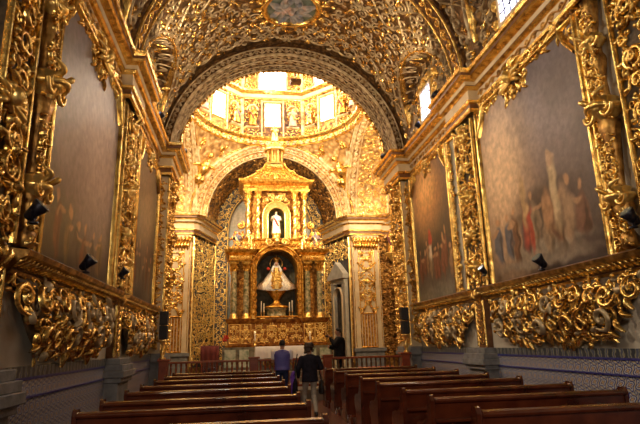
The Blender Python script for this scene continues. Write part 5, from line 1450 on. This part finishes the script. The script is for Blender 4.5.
t = thing('handbag', 'black handbag at the right side of the walking person', 'bag', (.38, 12.8, .5))
mb = MB(); loft(mb, [(.40, 12.82, .46, .06, .12), (.40, 12.82, .5, .075, .14), (.40, 12.82, .74, .06, .13), (.40, 12.82, .78, .03, .11)]); obj('bag_body', mb, 'shoe', t)
mb = MB(); mb.tube([(.40, 12.73, .78), (.36, 12.76, .96), (.34, 12.82, 1.05), (.36, 12.88, .96), (.40, 12.91, .78)], .01, 8); obj('handle', mb, 'shoe', t)
t = thing('camera', 'small black camera held up by the person in black suit', 'camera', (1.2, 17.0, 1.8))
mb = MB(); mb.box(1.22, 16.93, 1.80, 1.28, 17.07, 1.88); obj('camera_body', mb, 'black', t, bevel=.006)
mb = MB(); mb.tube([(1.22, 17.0, 1.84), (1.17, 17.0, 1.84)], .027, 12); obj('lens', mb, 'black', t)

# ================================================================== LIGHT
def light(kind, loc, power, col, aim=None, size=.3, spot=None, blend=.6, name='lamp_light'):
    d = bpy.data.lights.new(name, kind); d.energy = power; d.color = col
    if kind == 'AREA': d.shape = 'DISK'; d.size = size
    if kind in ('SPOT', 'POINT'): d.shadow_soft_size = size
    if kind == 'SPOT': d.spot_size = radians(spot or 60); d.spot_blend = blend
    o = bpy.data.objects.new(name, d); COL.objects.link(o); o.location = loc
    if aim is not None: o.rotation_euler = (Vector(aim) - Vector(loc)).to_track_quat('-Z', 'Y').to_euler()
    return o
W = (1., .72, .38)
for s in (-1, 1):
    light('SPOT', (s * 3.5, 18.4, 8.35), 800, (1., .68, .32), (-s * .3, 21.9, 3.2), .08, 92)                # altar floods
    light('SPOT', (s * 3.4, 18.6, 8.4), 2300, (1., .82, .55), (s * 1.0, 25.8, 11.0), .10, 115)   # up into the drum
    light('SPOT', (s * 5.4, 19.0, 8.3), 1100, W, (s * 4.6, 26, 5.2), .12, 70)
    light('SPOT', (s * 3.7, 12.6, 8.45), 430, (1., .74, .44), (-s * 1., 15.5, 12.), .12, 130)
    light('SPOT', (s * 3.7, 8.85, 3.15), 220, (1., .74, .44), (-s * 2.2, 12.5, 9), .12, 120)
    light('SPOT', (s * 3.7, 14.6, 8.3), 300, (1., .74, .44), (-s * 3.5, 14, 9), .12, 120)
    light('SPOT', (s * 3.6, 12.7, 8.5), 860 if s < 0 else 150, (1., .80, .54), (-s * 4.2, 8.0, 3.6), .06, 85)
    light('SPOT', (s * 3.6, 6.4, 8.3), 560 if s < 0 else 90, (1., .80, .54), (-s * 4.2, 9.5, 3.4), .06, 100)
light('AREA', (-2.0, -4.0, 5.0), 300, (1., .82, .62), (3.0, 10, 3.0), 1.5, name='unseen_warm_fill')  # unseen soft fill added behind the camera to warm the near nave
w = bpy.data.worlds.new('world'); sc.world = w; w.use_nodes = True
w.node_tree.nodes['Background'].inputs[0].default_value = (1., .75, .5, 1); w.node_tree.nodes['Background'].inputs[1].default_value = .025

# ================================================================== CAMERA
yaw, pit, rol = radians(8.5318), radians(14.2371), radians(1.5)
fw_ = Vector((sin(yaw) * cos(pit), cos(yaw) * cos(pit), sin(pit)))
rt_ = Vector((cos(yaw), -sin(yaw), 0)); up_ = rt_.cross(fw_)
r2 = rt_ * cos(rol) - up_ * sin(rol); u2 = rt_ * sin(rol) + up_ * cos(rol)
cd = bpy.data.cameras.new('camera'); cd.lens = 520 / 640 * 36; cd.sensor_width = 36; cd.clip_end = 100; cd.clip_start = .05
cam = bpy.data.objects.new('camera', cd); COL.objects.link(cam)
cam.matrix_world = Matrix(((r2.x, u2.x, -fw_.x, CAMX), (r2.y, u2.y, -fw_.y, 0), (r2.z, u2.z, -fw_.z, 1.6), (0, 0, 0, 1)))
sc.camera = cam
sc.view_settings.view_transform = 'Standard'; sc.view_settings.look = 'None'
sc.view_settings.gamma = 1.; sc.view_settings.use_curve_mapping = False
sc.view_settings.exposure = 0.
for o in bpy.data.objects:
    for k_ in ('_o', '_t'):
        if k_ in o: del o[k_]
